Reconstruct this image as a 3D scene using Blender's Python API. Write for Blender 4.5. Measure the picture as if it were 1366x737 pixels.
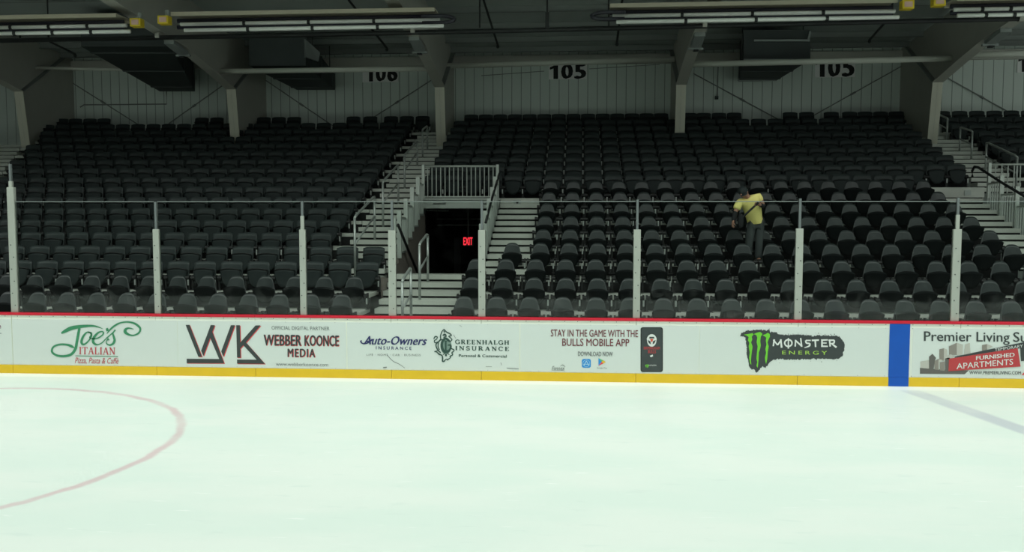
import bpy, bmesh, math, random
from mathutils import Vector, Matrix
random.seed(7)
for o in list(bpy.data.objects): bpy.data.objects.remove(o)
SC = bpy.context.scene; COL = SC.collection
PI = math.pi

# ------------------------------------------------------------------ camera
F, YAW, PIT, ROLL = 1200.0, 0.0763, -0.0686, 0.0008
CAM = Vector((1.5547, -14.136, 2.6747))
fw = Vector((-math.sin(YAW)*math.cos(PIT), math.cos(YAW)*math.cos(PIT), math.sin(PIT)))
rt = Vector((math.cos(YAW), math.sin(YAW), 0)); up = rt.cross(fw)
r2 = rt*math.cos(ROLL)+up*math.sin(ROLL); u2 = -rt*math.sin(ROLL)+up*math.cos(ROLL)
cd = bpy.data.cameras.new('camera'); cam = bpy.data.objects.new('camera', cd); COL.objects.link(cam)
cd.sensor_fit = 'HORIZONTAL'; cd.sensor_width = 36; cd.lens = 36*F/1366; cd.clip_end = 300
m3 = Matrix((r2, u2, -fw)).transposed(); cam.matrix_world = Matrix.Translation(CAM) @ m3.to_4x4()
SC.camera = cam
def ray(px, py): return fw + r2*((px-683)/F) - u2*((py-368.5)/F)
def at(px, py, Y):            # point of the photograph at distance Y behind the boards
    v = ray(px, py); return CAM + v*((Y-CAM.y)/v.y)
def at_x(px, py, X):
    v = ray(px, py); return CAM + v*((X-CAM.x)/v.x)
def pix(p):
    d = Vector(p)-CAM; k = d.dot(fw); return 683+F*d.dot(r2)/k, 368.5-F*d.dot(u2)/k, k

# ------------------------------------------------------------------ world, lamps, exposure
w = bpy.data.worlds.new('hall_ambient'); SC.world = w; w.use_nodes = True
w.node_tree.nodes['Background'].inputs[0].default_value = (0.55, 0.62, 0.58, 1)
w.node_tree.nodes['Background'].inputs[1].default_value = 0.72
def lamp(name, x, y, z, sx, sy, power, col=(0.95, 1.0, 0.95)):
    l = bpy.data.lights.new(name, 'AREA'); l.shape = 'RECTANGLE'; l.size = sx; l.size_y = sy
    l.energy = power; l.color = col; l.spread = math.radians(150)
    o = bpy.data.objects.new(name, l); COL.objects.link(o); o.location = (x, y, z); return o
for Y, P in ((-2.8, 1620), (-13.5, 1420)):
    lamp('rink_lamp_row', -1.0, Y, 9.0, 40, 0.5, P)
SC.view_settings.view_transform = 'Standard'; SC.view_settings.look = 'None'
SC.view_settings.gamma = 1; SC.view_settings.use_curve_mapping = False
SC.view_settings.exposure = 0.0

# ------------------------------------------------------------------ materials
MATS = {}
def mat(name, col, rough=0.5, metal=0.0, spec=0.4, noise=0.0, nscale=8.0, bump=0.0):
    if name in MATS: return MATS[name]
    m = bpy.data.materials.new(name); m.use_nodes = True; MATS[name] = m
    nt = m.node_tree; b = nt.nodes['Principled BSDF']
    b.inputs['Roughness'].default_value = rough; b.inputs['Metallic'].default_value = metal
    b.inputs['Specular IOR Level'].default_value = spec
    b.inputs['Base Color'].default_value = (*col, 1)
    if noise:
        tc = nt.nodes.new('ShaderNodeTexCoord'); n = nt.nodes.new('ShaderNodeTexNoise')
        n.inputs['Scale'].default_value = nscale; n.inputs['Detail'].default_value = 4
        nt.links.new(tc.outputs['Object'], n.inputs['Vector'])
        r = nt.nodes.new('ShaderNodeMapRange')
        r.inputs[3].default_value = 1-noise; r.inputs[4].default_value = 1+noise
        nt.links.new(n.outputs['Fac'], r.inputs[0])
        mx = nt.nodes.new('ShaderNodeMix'); mx.data_type = 'RGBA'; mx.blend_type = 'MULTIPLY'
        mx.inputs[0].default_value = 1; mx.inputs[6].default_value = (*col, 1)
        nt.links.new(r.outputs[0], mx.inputs[7]); nt.links.new(mx.outputs[2], b.inputs['Base Color'])
        if bump:
            bp = nt.nodes.new('ShaderNodeBump'); bp.inputs['Strength'].default_value = bump
            nt.links.new(n.outputs['Fac'], bp.inputs['Height']); nt.links.new(bp.outputs[0], b.inputs['Normal'])
    return m
def emit(name, col, s):
    m = bpy.data.materials.new(name); m.use_nodes = True; b = m.node_tree.nodes['Principled BSDF']
    b.inputs['Base Color'].default_value = (0.02, 0, 0, 1)
    b.inputs['Emission Color'].default_value = (*col, 1); b.inputs['Emission Strength'].default_value = s
    MATS[name] = m; return m
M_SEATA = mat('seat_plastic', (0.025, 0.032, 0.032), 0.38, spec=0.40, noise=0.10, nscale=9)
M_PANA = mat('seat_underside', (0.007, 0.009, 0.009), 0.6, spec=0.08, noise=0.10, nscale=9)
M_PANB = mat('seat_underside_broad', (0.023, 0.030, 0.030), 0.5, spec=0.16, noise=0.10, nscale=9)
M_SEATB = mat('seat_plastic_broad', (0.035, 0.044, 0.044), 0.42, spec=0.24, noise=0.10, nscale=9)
M_STAND = mat('black_iron', (0.012, 0.013, 0.013), 0.5)
M_ALU = mat('mill_aluminium', (0.55, 0.57, 0.52), 0.5, 0.25, noise=0.16, nscale=3)
M_RISER = mat('dark_riser', (0.012, 0.013, 0.013), 0.8)
M_RAIL = mat('galvanised_rail', (0.42, 0.45, 0.43), 0.4, 0.5)
M_FENCE = mat('fence_aluminium', (0.50, 0.54, 0.50), 0.45, 0.35)
M_BLACK = mat('black_paint', (0.012, 0.013, 0.014), 0.5)
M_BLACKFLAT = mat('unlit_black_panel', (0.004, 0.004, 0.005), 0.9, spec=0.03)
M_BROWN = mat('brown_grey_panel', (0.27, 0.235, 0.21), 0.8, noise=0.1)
M_STEEL = mat('grey_frame_paint', (0.49, 0.485, 0.435), 0.6, noise=0.08, nscale=2)
M_FLANGE = mat('pale_frame_paint', (0.66, 0.64, 0.54), 0.6, noise=0.08, nscale=2)
M_STRUT = mat('pale_strut_paint', (0.68, 0.69, 0.62), 0.55)
M_ROOF = mat('roof_liner', (0.42, 0.46, 0.44), 0.85, noise=0.10, nscale=0.8, bump=0.1)
M_PURLIN = mat('purlin_grey', (0.26, 0.28, 0.265), 0.7)
M_DUCT = mat('dark_duct', (0.055, 0.065, 0.065), 0.6, noise=0.15, nscale=2)
M_DUCTEND = mat('duct_end_metal', (0.35, 0.38, 0.37), 0.5, 0.3)
M_PIPE = mat('black_pipe', (0.02, 0.022, 0.022), 0.45)
M_TAN = mat('tan_reflector', (0.47, 0.43, 0.33), 0.5, noise=0.06)
M_TUBE = mat('bare_heater_tube', (0.93, 0.95, 0.90), 0.3, 0.1)
M_YEL = mat('yellow_burner', (0.75, 0.55, 0.03), 0.5)
M_PINK = mat('burner_label', (0.70, 0.45, 0.38), 0.6)
M_WHITEB = mat('board_white', (0.82, 0.86, 0.76), 0.35, noise=0.03, nscale=4)
M_RED = mat('red_cap', (0.62, 0.012, 0.035), 0.35)
M_KICK = mat('yellow_kick', (0.80, 0.53, 0.02), 0.4, noise=0.08, nscale=5)
M_BLUE = mat('blue_paint', (0.002, 0.09, 0.48), 0.4, noise=0.06, nscale=6)
M_POST = mat('glass_post_metal', (0.43, 0.46, 0.41), 0.4, 0.2, noise=0.05)
M_POSTEND = mat('upper_post_metal', (0.22, 0.25, 0.25), 0.35, 0.5)
M_SIGNW = mat('sign_white', (0.95, 0.95, 0.94), 0.5)
M_INKBLACK = mat('ink_black', (0.008, 0.008, 0.009), 0.6)
M_CONC = mat('concrete', (0.14, 0.14, 0.13), 0.9, noise=0.2, nscale=2)

def film_material():
    m = bpy.data.materials.new('printed_film'); m.use_nodes = True; nt = m.node_tree; b = nt.nodes['Principled BSDF']
    b.inputs['Roughness'].default_value = 0.4
    tc = nt.nodes.new('ShaderNodeTexCoord'); n = nt.nodes.new('ShaderNodeTexNoise')
    mp = nt.nodes.new('ShaderNodeMapping'); mp.inputs['Scale'].default_value = (2.2, 1, 5)
    nt.links.new(tc.outputs['Object'], mp.inputs[0]); nt.links.new(mp.outputs[0], n.inputs['Vector'])
    n.inputs['Scale'].default_value = 9; n.inputs['Detail'].default_value = 8; n.inputs['Roughness'].default_value = 0.7
    r = nt.nodes.new('ShaderNodeValToRGB'); r.color_ramp.elements[0].position = 0.22; r.color_ramp.elements[0].color = (0.40, 0.43, 0.41, 1)
    r.color_ramp.elements[1].position = 0.34; r.color_ramp.elements[1].color = (0.69, 0.755, 0.72, 1)
    nt.links.new(n.outputs['Fac'], r.inputs[0]); nt.links.new(r.outputs[0], b.inputs['Base Color'])
    return m
M_FILM = film_material()

def glass_material():
    m = bpy.data.materials.new('rink_glass'); m.use_nodes = True; nt = m.node_tree
    for n in list(nt.nodes): nt.nodes.remove(n)
    out = nt.nodes.new('ShaderNodeOutputMaterial'); tr = nt.nodes.new('ShaderNodeBsdfTransparent')
    tr.inputs[0].default_value = (0.93, 0.96, 0.945, 1)
    gl = nt.nodes.new('ShaderNodeBsdfGlossy'); gl.inputs['Roughness'].default_value = 0.03
    df = nt.nodes.new('ShaderNodeBsdfDiffuse'); df.inputs[0].default_value = (0.75, 0.8, 0.77, 1)
    fr = nt.nodes.new('ShaderNodeFresnel'); fr.inputs[0].default_value = 1.35
    m1 = nt.nodes.new('ShaderNodeMixShader'); nt.links.new(fr.outputs[0], m1.inputs[0])
    nt.links.new(tr.outputs[0], m1.inputs[1]); nt.links.new(gl.outputs[0], m1.inputs[2])
    # scuffs plus painted reflection haze, pale noise denser near the bottom of the panes
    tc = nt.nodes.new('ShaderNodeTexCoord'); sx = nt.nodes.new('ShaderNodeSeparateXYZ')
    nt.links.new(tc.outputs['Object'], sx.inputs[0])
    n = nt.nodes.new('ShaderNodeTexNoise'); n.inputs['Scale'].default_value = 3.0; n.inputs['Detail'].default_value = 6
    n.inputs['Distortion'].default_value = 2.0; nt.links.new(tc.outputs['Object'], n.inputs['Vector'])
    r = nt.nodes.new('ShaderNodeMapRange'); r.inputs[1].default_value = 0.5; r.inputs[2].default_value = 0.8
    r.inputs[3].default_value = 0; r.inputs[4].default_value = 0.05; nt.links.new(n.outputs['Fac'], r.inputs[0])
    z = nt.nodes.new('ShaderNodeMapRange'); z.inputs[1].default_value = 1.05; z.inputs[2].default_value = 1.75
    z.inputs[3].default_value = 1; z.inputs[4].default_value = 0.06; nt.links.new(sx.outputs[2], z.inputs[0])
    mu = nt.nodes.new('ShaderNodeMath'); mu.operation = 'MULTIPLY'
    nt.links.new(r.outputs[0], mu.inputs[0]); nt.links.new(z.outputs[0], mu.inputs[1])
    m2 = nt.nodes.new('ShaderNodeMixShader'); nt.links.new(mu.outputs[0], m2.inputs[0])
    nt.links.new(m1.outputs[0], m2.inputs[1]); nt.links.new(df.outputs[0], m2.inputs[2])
    nt.links.new(m2.outputs[0], out.inputs[0]); return m
M_GLASS = glass_material()

def ice_material():
    m = bpy.data.materials.new('ice'); m.use_nodes = True; nt = m.node_tree; b = nt.nodes['Principled BSDF']
    b.inputs['Roughness'].default_value = 0.45; b.inputs['Specular IOR Level'].default_value = 0.25
    N = nt.nodes.new; L = nt.links.new
    tc = N('ShaderNodeTexCoord'); sp = N('ShaderNodeSeparateXYZ'); L(tc.outputs['Object'], sp.inputs[0])
    def math_(op, a, b_=None, c=None):
        n = N('ShaderNodeMath'); n.operation = op
        for i, v in enumerate((a, b_, c)):
            if v is None: continue
            if isinstance(v, (int, float)): n.inputs[i].default_value = v
            else: L(v, n.inputs[i])
        return n.outputs[0]
    def rng(v, a, b_, c, d, smooth=True):
        n = N('ShaderNodeMapRange'); n.interpolation_type = 'SMOOTHSTEP' if smooth else 'LINEAR'
        L(v, n.inputs[0])
        for i, x in enumerate((a, b_, c, d)): n.inputs[i+1].default_value = x
        return n.outputs[0]
    def mix(f, a, b_):
        n = N('ShaderNodeMix'); n.data_type = 'RGBA'; L(f, n.inputs[0])
        for i, x in ((6, a), (7, b_)):
            if isinstance(x, tuple): n.inputs[i].default_value = (*x, 1)
            else: L(x, n.inputs[i])
        return n.outputs[2]
    def noise(scale, sc, det=4):
        mp = N('ShaderNodeMapping'); mp.inputs['Scale'].default_value = sc; L(tc.outputs['Object'], mp.inputs[0])
        n = N('ShaderNodeTexNoise'); n.inputs['Scale'].default_value = scale; n.inputs['Detail'].default_value = det
        L(mp.outputs[0], n.inputs[0]); return n.outputs['Fac']
    X, Y = sp.outputs[0], sp.outputs[1]
    base = mix(rng(noise(0.7, (0.6, 1.6, 1)), 0.35, 0.65, 0, 1), (0.735, 0.845, 0.775), (0.79, 0.865, 0.80))
    base = mix(rng(noise(2.2, (1, 3.2, 1), 6), 0.60, 0.75, 0, 0.45), base, (0.66, 0.77, 0.715))
    base = mix(rng(noise(3.5, (0.8, 4.5, 1), 5), 0.66, 0.76, 0, 0.8), base, (0.90, 0.95, 0.91))
    wob = math_('MULTIPLY', math_('SUBTRACT', noise(3.0, (1, 1, 1)), 0.5), 0.10)
    # face-off circle painted under the ice
    dx = math_('SUBTRACT', X, -6.649); dy = math_('SUBTRACT', Y, -4.743)
    rr = math_('SQRT', math_('ADD', math_('MULTIPLY', dx, dx), math_('MULTIPLY', dy, dy)))
    dr = math_('ABSOLUTE', math_('ADD', math_('SUBTRACT', rr, 3.515), wob))
    fade = rng(noise(1.1, (1, 1, 1)), 0.25, 0.6, 0.55, 1.0)
    ring = math_('MULTIPLY', rng(dr, 0.015, 0.085, 0.50, 0), fade)
    base = mix(ring, base, (0.62, 0.30, 0.36))
    # blue line seen through the ice
    bx = math_('ADD', math_('SUBTRACT', X, 6.45), math_('MULTIPLY', Y, 0.195))
    lm = rng(math_('ABSOLUTE', math_('ADD', bx, math_('MULTIPLY', wob, 0.5))), 0.10, 0.20, 1, 0)
    far = rng(Y, -0.7, -0.15, 1, 0.12)
    base = mix(math_('MULTIPLY', math_('MULTIPLY', lm, far), math_('MULTIPLY', fade, 0.72)), base, (0.50, 0.54, 0.60))
    # strip of fresh white ice along the boards
    base = mix(rng(math_('ADD', Y, math_('MULTIPLY', wob, 0.4)), -0.36, -0.24, 0, 0.85), base, (0.90, 0.95, 0.91))
    L(base, b.inputs['Base Color']); return m
M_ICE = ice_material()

def wall_material():
    m = bpy.data.materials.new('ribbed_metal_wall'); m.use_nodes = True; nt = m.node_tree; b = nt.nodes['Principled BSDF']
    b.inputs['Roughness'].default_value = 0.55
    N = nt.nodes.new; L = nt.links.new
    tc = N('ShaderNodeTexCoord'); sp = N('ShaderNodeSeparateXYZ'); L(tc.outputs['Object'], sp.inputs[0])
    n = N('ShaderNodeTexNoise'); n.inputs['Scale'].default_value = 0.9; n.inputs['Detail'].default_value = 3; L(tc.outputs['Object'], n.inputs[0])
    mx = N('ShaderNodeMix'); mx.data_type = 'RGBA'; L(n.outputs['Fac'], mx.inputs[0])
    mx.inputs[6].default_value = (0.68, 0.75, 0.70, 1); mx.inputs[7].default_value = (0.75, 0.815, 0.765, 1)
    L(mx.outputs[2], b.inputs['Base Color']); return m
M_WALL = wall_material()

# ------------------------------------------------------------------ helpers
def link(o, parent=None):
    COL.objects.link(o)
    if parent: o.parent = parent
    return o
def obj(name, bm, m, parent=None, smooth=False, loc=None):
    me = bpy.data.meshes.new(name); bm.to_mesh(me); bm.free()
    for mm in (m if isinstance(m, (list, tuple)) else [m]): me.materials.append(mm)
    if smooth:
        for p in me.polygons: p.use_smooth = True
    o = bpy.data.objects.new(name, me); link(o, parent)
    if loc is not None: o.location = loc
    return o
def tag(o, label, cat, group=None):
    o['label'] = label; o['category'] = cat
    if group: o['group'] = group
    return o
def thing(name, label, cat, loc=(0, 0, 0), group=None):
    o = bpy.data.objects.new(name, None); COL.objects.link(o); o.location = loc; o.empty_display_size = 0.1
    return tag(o, label, cat, group)
def struct(name, bm, m, parent=None):
    o = obj(name, bm, m, parent); o['kind'] = 'structure'; return o
def nb(): return bmesh.new()
def box(bm, x0, x1, y0, y1, z0, z1, bev=0.0):
    v = [bm.verts.new((x, y, z)) for x in (x0, x1) for y in (y0, y1) for z in (z0, z1)]
    fs = [bm.faces.new([v[i] for i in q]) for q in ((0, 1, 3, 2), (4, 6, 7, 5), (0, 4, 5, 1), (2, 3, 7, 6), (0, 2, 6, 4), (1, 5, 7, 3))]
    if bev:
        es = list({e for f in fs for e in f.edges})
        bmesh.ops.bevel(bm, geom=es, offset=bev, segments=2, affect='EDGES', profile=0.5)
    return bm
def bx(*a): return box(nb(), *a)
def tube(bm, pts, r, n=8):
    pts = [Vector(p) for p in pts]; rings = []
    for i, p in enumerate(pts):
        d = (pts[min(i+1, len(pts)-1)]-pts[max(i-1, 0)]).normalized()
        a = d.cross(Vector((0, 0, 1)));  a = d.cross(Vector((1, 0, 0))) if a.length < 0.05 else a
        a.normalize(); b = d.cross(a)
        rr = r[i] if isinstance(r, (list, tuple)) else r
        rings.append([bm.verts.new(p+a*rr*math.cos(2*PI*k/n)+b*rr*math.sin(2*PI*k/n)) for k in range(n)])
    for A, B in zip(rings, rings[1:]):
        for k in range(n): bm.faces.new((A[k], A[(k+1) % n], B[(k+1) % n], B[k]))
    bm.faces.new(rings[0][::-1]); bm.faces.new(rings[-1]); return bm
def beam(bm, p, q, wx, wz):   # rectangular bar from p to q
    p, q = Vector(p), Vector(q); d = (q-p).normalized()
    a = d.cross(Vector((0, 0, 1))); a = Vector((1, 0, 0)) if a.length < 0.05 else a.normalized()
    b = a.cross(d).normalized(); A = []
    for c in (p, q): A.append([bm.verts.new(c+a*sx*wx/2+b*sz*wz/2) for sx, sz in ((-1, -1), (1, -1), (1, 1), (-1, 1))])
    for k in range(4): bm.faces.new((A[0][k], A[0][(k+1) % 4], A[1][(k+1) % 4], A[1][k]))
    bm.faces.new(A[0][::-1]); bm.faces.new(A[1]); return bm
def prism_x(bm, yz, x0, x1):  # polygon in the YZ plane given thickness along X
    A = [bm.verts.new((x0, y, z)) for y, z in yz]; B = [bm.verts.new((x1, y, z)) for y, z in yz]; n = len(yz)
    bm.faces.new(A[::-1]); bm.faces.new(B)
    for k in range(n): bm.faces.new((A[k], A[(k+1) % n], B[(k+1) % n], B[k]))
    return bm
def shell(bm, fn, nu, nv, th):
    fr = [[bm.verts.new(fn(-1+2*i/nu, j/nv)) for i in range(nu+1)] for j in range(nv+1)]
    bk = [[bm.verts.new(v.co+Vector((0, th, 0))) for v in row] for row in fr]
    for j in range(nv):
        for i in range(nu):
            bm.faces.new((fr[j][i], fr[j][i+1], fr[j+1][i+1], fr[j+1][i]))
            bm.faces.new((bk[j][i], bk[j+1][i], bk[j+1][i+1], bk[j][i+1]))
    rim = [(0, i) for i in range(nu)]+[(j, nu) for j in range(nv)]+[(nv, i) for i in range(nu, 0, -1)]+[(j, 0) for j in range(nv, 0, -1)]
    for k in range(len(rim)):
        a, b = rim[k], rim[(k+1) % len(rim)]
        bm.faces.new((fr[b[0]][b[1]], fr[a[0]][a[1]], bk[a[0]][a[1]], bk[b[0]][b[1]]))
    return bm
ORD = ['zeroth', 'first', 'second', 'third', 'fourth', 'fifth', 'sixth', 'seventh', 'eighth', 'ninth', 'tenth', 'eleventh', 'twelfth', 'thirteenth',
       'fourteenth', 'fifteenth', 'sixteenth', 'seventeenth', 'eighteenth', 'nineteenth', 'twentieth']
def ordn(n):
    if n <= 20: return ORD[n]
    return {2: 'twenty', 3: 'thirty'}[n//10]+'-'+ORD[n % 10] if n % 10 else {3: 'thirtieth', 4: 'fortieth'}[n//10]

# ------------------------------------------------------------------ the hall
ICE = 0.03
struct('floor', bx(-26, 22, -13.7, 0.02, -0.2, ICE), M_ICE)
struct('floor_bench', bx(-26, 22, -27, -13.72, -0.2, 0.02), mat('dark_rubber_floor', (0.02, 0.02, 0.02), 0.9))
struct('floor_concrete', bx(-26, 22, 0.02, 16, -0.2, 0.02), M_CONC)
struct('wall_front_blocker', bx(-26, 22, -27.2, -27.0, 0.0, 3.4), mat('dark_reflection_blocker', (0.015, 0.015, 0.016), 0.9, spec=0.1))  # unseen low wall, added so the rink glass reflects something dark
struct('wall_left_blocker', bx(-26.2, -26.0, -27, 15.3, 0.0, 11.6), mat('dim_ambient_blocker', (0.10, 0.11, 0.105), 0.8))  # unseen wall, added to cut the ambient light from the left
WY = 15.1
bm = nb(); x = -26.0
pts = []
while x < 22:
    pts += [(x, 0), (x+0.010, 0.008), (x+0.020, 0)]; x += 0.3048
lo = [bm.verts.new((p[0], WY+p[1], 0)) for p in pts]; hi = [bm.verts.new((p[0], WY+p[1], 7.95)) for p in pts]
for i in range(len(pts)-1):
    f = bm.faces.new((lo[i], lo[i+1], hi[i+1], hi[i]))
    if i % 3 != 2: f.material_index = 1
b2 = bx(-26, 22, WY+0.03, WY+0.15, 0, 7.95)
me = bpy.data.meshes.new('tmp'); b2.to_mesh(me); b2.free(); bm.from_mesh(me); bpy.data.meshes.remove(me)
o = struct('wall_back', bm, M_WALL); o.data.materials.append(mat('panel_seam', (0.30, 0.335, 0.31), 0.8))
RZ = lambda y: 7.86+0.085*(WY-y)
bm = nb(); prism_x(bm, [(WY+0.2, RZ(WY+0.2)), (-27, RZ(-27)), (-27, RZ(-27)+0.2), (WY+0.2, RZ(WY+0.2)+0.2)], -26, 22)
struct('ceiling', bm, M_ROOF)

# rigid steel frames, one per bay
FX = (-15.39, -8.80, -2.57, 4.38, 11.46)
fnames = ('far left edge of the photo', 'left of the 106 sign, behind the left seats', 'beside the railed entrance', 'between the two middle 105 signs', 'beside the right-hand stair')
INN = [(12.55, 3.6), (12.1, 6.36), (10.5, 6.68), (8.9, 6.97), (4, 7.45), (-6, 8.35)]
OUT = [(15.095, 3.6), (15.095, 7.83), (-6, RZ(-6)-0.02)]
for i, X in enumerate(FX):
    t = thing('steel_frame', 'tapered grey steel column and rafter ' + fnames[i], 'steel frame', (X, 12.4, 3.6), 'rigid frames along the back wall')
    L = (-X, -12.4, -3.6)
    def part(name, bm, m):
        o = obj(name, bm, m, t); o.location = L; return o
    part('column_web', prism_x(nb(), [INN[0], INN[1], (15.095, 7.83), OUT[0]], X-0.008, X+0.008), M_STEEL)
    part('rafter_web', prism_x(nb(), [INN[1], INN[2], INN[3], INN[4], INN[5], OUT[2], OUT[1]], X-0.008, X+0.008), M_STEEL)
    part('column_flange', prism_x(nb(), [INN[0], INN[1], (12.13, 6.36), (12.58, 3.6)], X-0.14, X+0.14), M_FLANGE)
    q = INN[1:]; part('rafter_flange', prism_x(nb(), q+[(y, z+0.025) for y, z in q[::-1]], X-0.15, X+0.15), M_STEEL)
    bm = nb(); prism_x(bm, [INN[1], (12.16, 6.36), (14.55, 7.80), (14.5, 7.83)], X-0.13, X+0.13)
    part('knee_plate', bm, M_PURLIN)
# purlins under the roof, girt on the wall
for i, y in enumerate((14.4, 13.3, 11.9, 10.4, 8.9)):
    bm = nb(); box(bm, -25, 21, y-0.03, y+0.03, RZ(y)-0.17, RZ(y)-0.005); box(bm, -25, 21, y-0.09, y-0.03, RZ(y)-0.17, RZ(y)-0.155)
    o = struct('trim_%d' % (i+1), bm, M_PURLIN)
struct('trim_6', bx(-25, 21, 14.96, 15.09, 7.45, 7.75), M_STEEL)
# pale struts between frames
for lab, p, q, r in (('pale pipe strut left of the far left duct, below the roof', at(48, 90.5, 13), at(190, 93.5, 13), 0.05),
                  ('pale pipe strut crossing above the 106 sign', at(288, 95.5, 11.3), at(572, 91.5, 11.3), 0.075),
                  ('pale pipe strut above the middle 105 sign', at(594, 88, 13.5), at(900, 79, 13.5), 0.085),
                  ('pale pipe strut crossing in front of the right 105 sign', at(922, 86, 11.2), at(1270, 78, 11.2), 0.08),
                  ('pale pipe strut at the right edge of the photo', at(1285, 74, 12.6), at(1400, 70, 12.6), 0.085)):
    t = tag(obj('strut', tube(nb(), [p, q], r, 12), M_STRUT, smooth=True), lab, 'strut', 'eave struts')
# bracing rods on the wall
for lab, p, q in (('rod brace left of the dark left duct', (75, 97), (190, 170)), ('rod brace sloping down left from the second frame', (300, 112), (225, 165)),
                  ('rod brace sloping down right below the middle duct', (345, 101), (450, 172)), ('rod brace sloping down left beside the entrance column', (577, 106), (490, 162)),
                  ('rod brace sloping down right beside the fourth frame', (925, 98), (1045, 163)), ('rod brace sloping down left below the right 105 sign', (1214, 82), (1075, 160)),
                  ('rod brace right of the right-hand frame', (1262, 103), (1350, 152))):
    a, b = at(*p, 15.055), at(*q, 15.055); bm = tube(nb(), [a, b], 0.018, 6); c = a.lerp(b, 0.55)
    o = tag(obj('brace_rod', bm, M_PURLIN), lab, 'brace', 'wall bracing rods')
    obj('turnbuckle', tube(nb(), [c+(b-a)*0.02, c-(b-a)*0.03], 0.035, 6), M_PURLIN, o)
# thin conduits on the wall
P = [at(222, 120, 15.08), at(222, 139, 15.08), at(112, 140, 15.08), at(107, 143, 15.08)]
tag(obj('conduit', tube(nb(), P, 0.02, 6), M_PURLIN), 'thin dark conduit bent below the left duct', 'conduit')
P = [at(958, 86, 15.08), at(957, 128, 15.08)]
o = tag(obj('conduit', tube(nb(), P, 0.018, 6), M_PURLIN), 'short conduit hanging down the wall right of the fourth column', 'conduit')
c = at(956, 130, 15.06); obj('junction_box', bx(c.x-0.05, c.x+0.05, c.y-0.04, c.y+0.04, c.z-0.06, c.z+0.04), M_DUCT, o)
P = [at(642, 101, 15.09), at(726, 95, 15.09)]; Q = [at(786, 92, 15.09), at(880, 86, 15.09)]
tag(obj('conduit', tube(nb(), P, 0.012, 6), M_PURLIN), 'thin cable running to the left of the middle 105 sign', 'conduit')
tag(obj('conduit', tube(nb(), Q, 0.012, 6), M_PURLIN), 'thin cable running to the right of the middle 105 sign', 'conduit')

# ducts ------------------------------------------------------------
def duct(lab, lo4, hi4, grill=None, light_end=None):
    t = thing('air_duct', lab, 'duct', lo4[0], 'ventilation ducts'); L = tuple(-c for c in lo4[0])
    bm = nb(); A = [bm.verts.new(p) for p in lo4]; B = [bm.verts.new(p) for p in hi4]
    bm.faces.new(A[::-1]); bm.faces.new(B)
    for k in range(4): bm.faces.new((A[k], A[(k+1) % 4], B[(k+1) % 4], B[k]))
    bmesh.ops.recalc_face_normals(bm, faces=bm.faces)
    obj('trunk', bm, M_DUCT, t, loc=L)
    # seams round the trunk
    for f in (0.12, 0.5, 0.88):
        bm = nb(); R = [Vector(a).lerp(Vector(b), f) for a, b in zip(lo4, hi4)]
        c = sum(R, Vector())/4; R = [c+(r-c)*1.02 for r in R]
        for k in range(4): beam(bm, R[k], R[(k+1) % 4], 0.035, 0.035)
        obj('seam_flange', bm, mat('duct_seam', (0.09, 0.10, 0.10), 0.6), t, loc=L)
    for f in (0.2, 0.8):
        for i in (2, 3):
            c = Vector(lo4[i]).lerp(Vector(hi4[i]), f); obj('hanger', tube(nb(), [c, Vector((c.x, c.y, RZ(c.y)))], 0.012, 6), M_PIPE, t, loc=L)
    return t, L
def quad(px0, px1, pyt, pyb, Y):
    return [at(px0, pyb, Y), at(px1, pyb, Y), at(px1, pyt, Y), at(px0, pyt, Y)]
def duct_between(lab, lowq, Yl, highq, Yh):
    return duct(lab, quad(*lowq, Yl), quad(*highq, Yh))
t, L = duct_between('large dark square duct dropping to the wall at left', (213, 260, 92, 122), 14.3, (108, 228, 18, 62), 9.6)
t, L = duct_between('dark duct with pale open end left of the 106 sign', (396, 447, 99, 120), 14.6, (332, 408, 50, 88), 11.6)
bm = nb(); a, b, c, d = at(407, 52, 11.45), at(427, 70, 11.9), at(425, 82, 11.9), at(408, 76, 11.45)
f = bm.faces.new([bm.verts.new(v) for v in (a, b, c, d)]); r = bmesh.ops.extrude_face_region(bm, geom=[f])
bmesh.ops.translate(bm, vec=(-0.05, 0.05, 0), verts=[v for v in r['geom'] if isinstance(v, bmesh.types.BMVert)])
obj('open_end', bm, M_DUCTEND, t, loc=L)
t, L = duct_between('dark duct with wall box left of the right 105 sign', (986, 1035, 88, 108), 14.6, (992, 1081, 40, 80), 11.9)
bm = nb()
for p, q in (((992, 80), (1058, 80)), ((1006, 54), (1080, 54)), ((1078, 54), (1081, 42))): beam(bm, at(*p, 11.8), at(*q, 11.8), 0.05, 0.05)
obj('open_end', bm, M_DUCTEND, t, loc=L)
bm = nb()
for p, q in (((985, 108), (1036, 107)), ((985, 108), (987, 88)), ((1036, 107), (1034, 88))): beam(bm, at(*p, 14.5), at(*q, 14.5), 0.05, 0.05)
obj('box_frame', bm, M_DUCTEND, t, loc=L)

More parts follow.
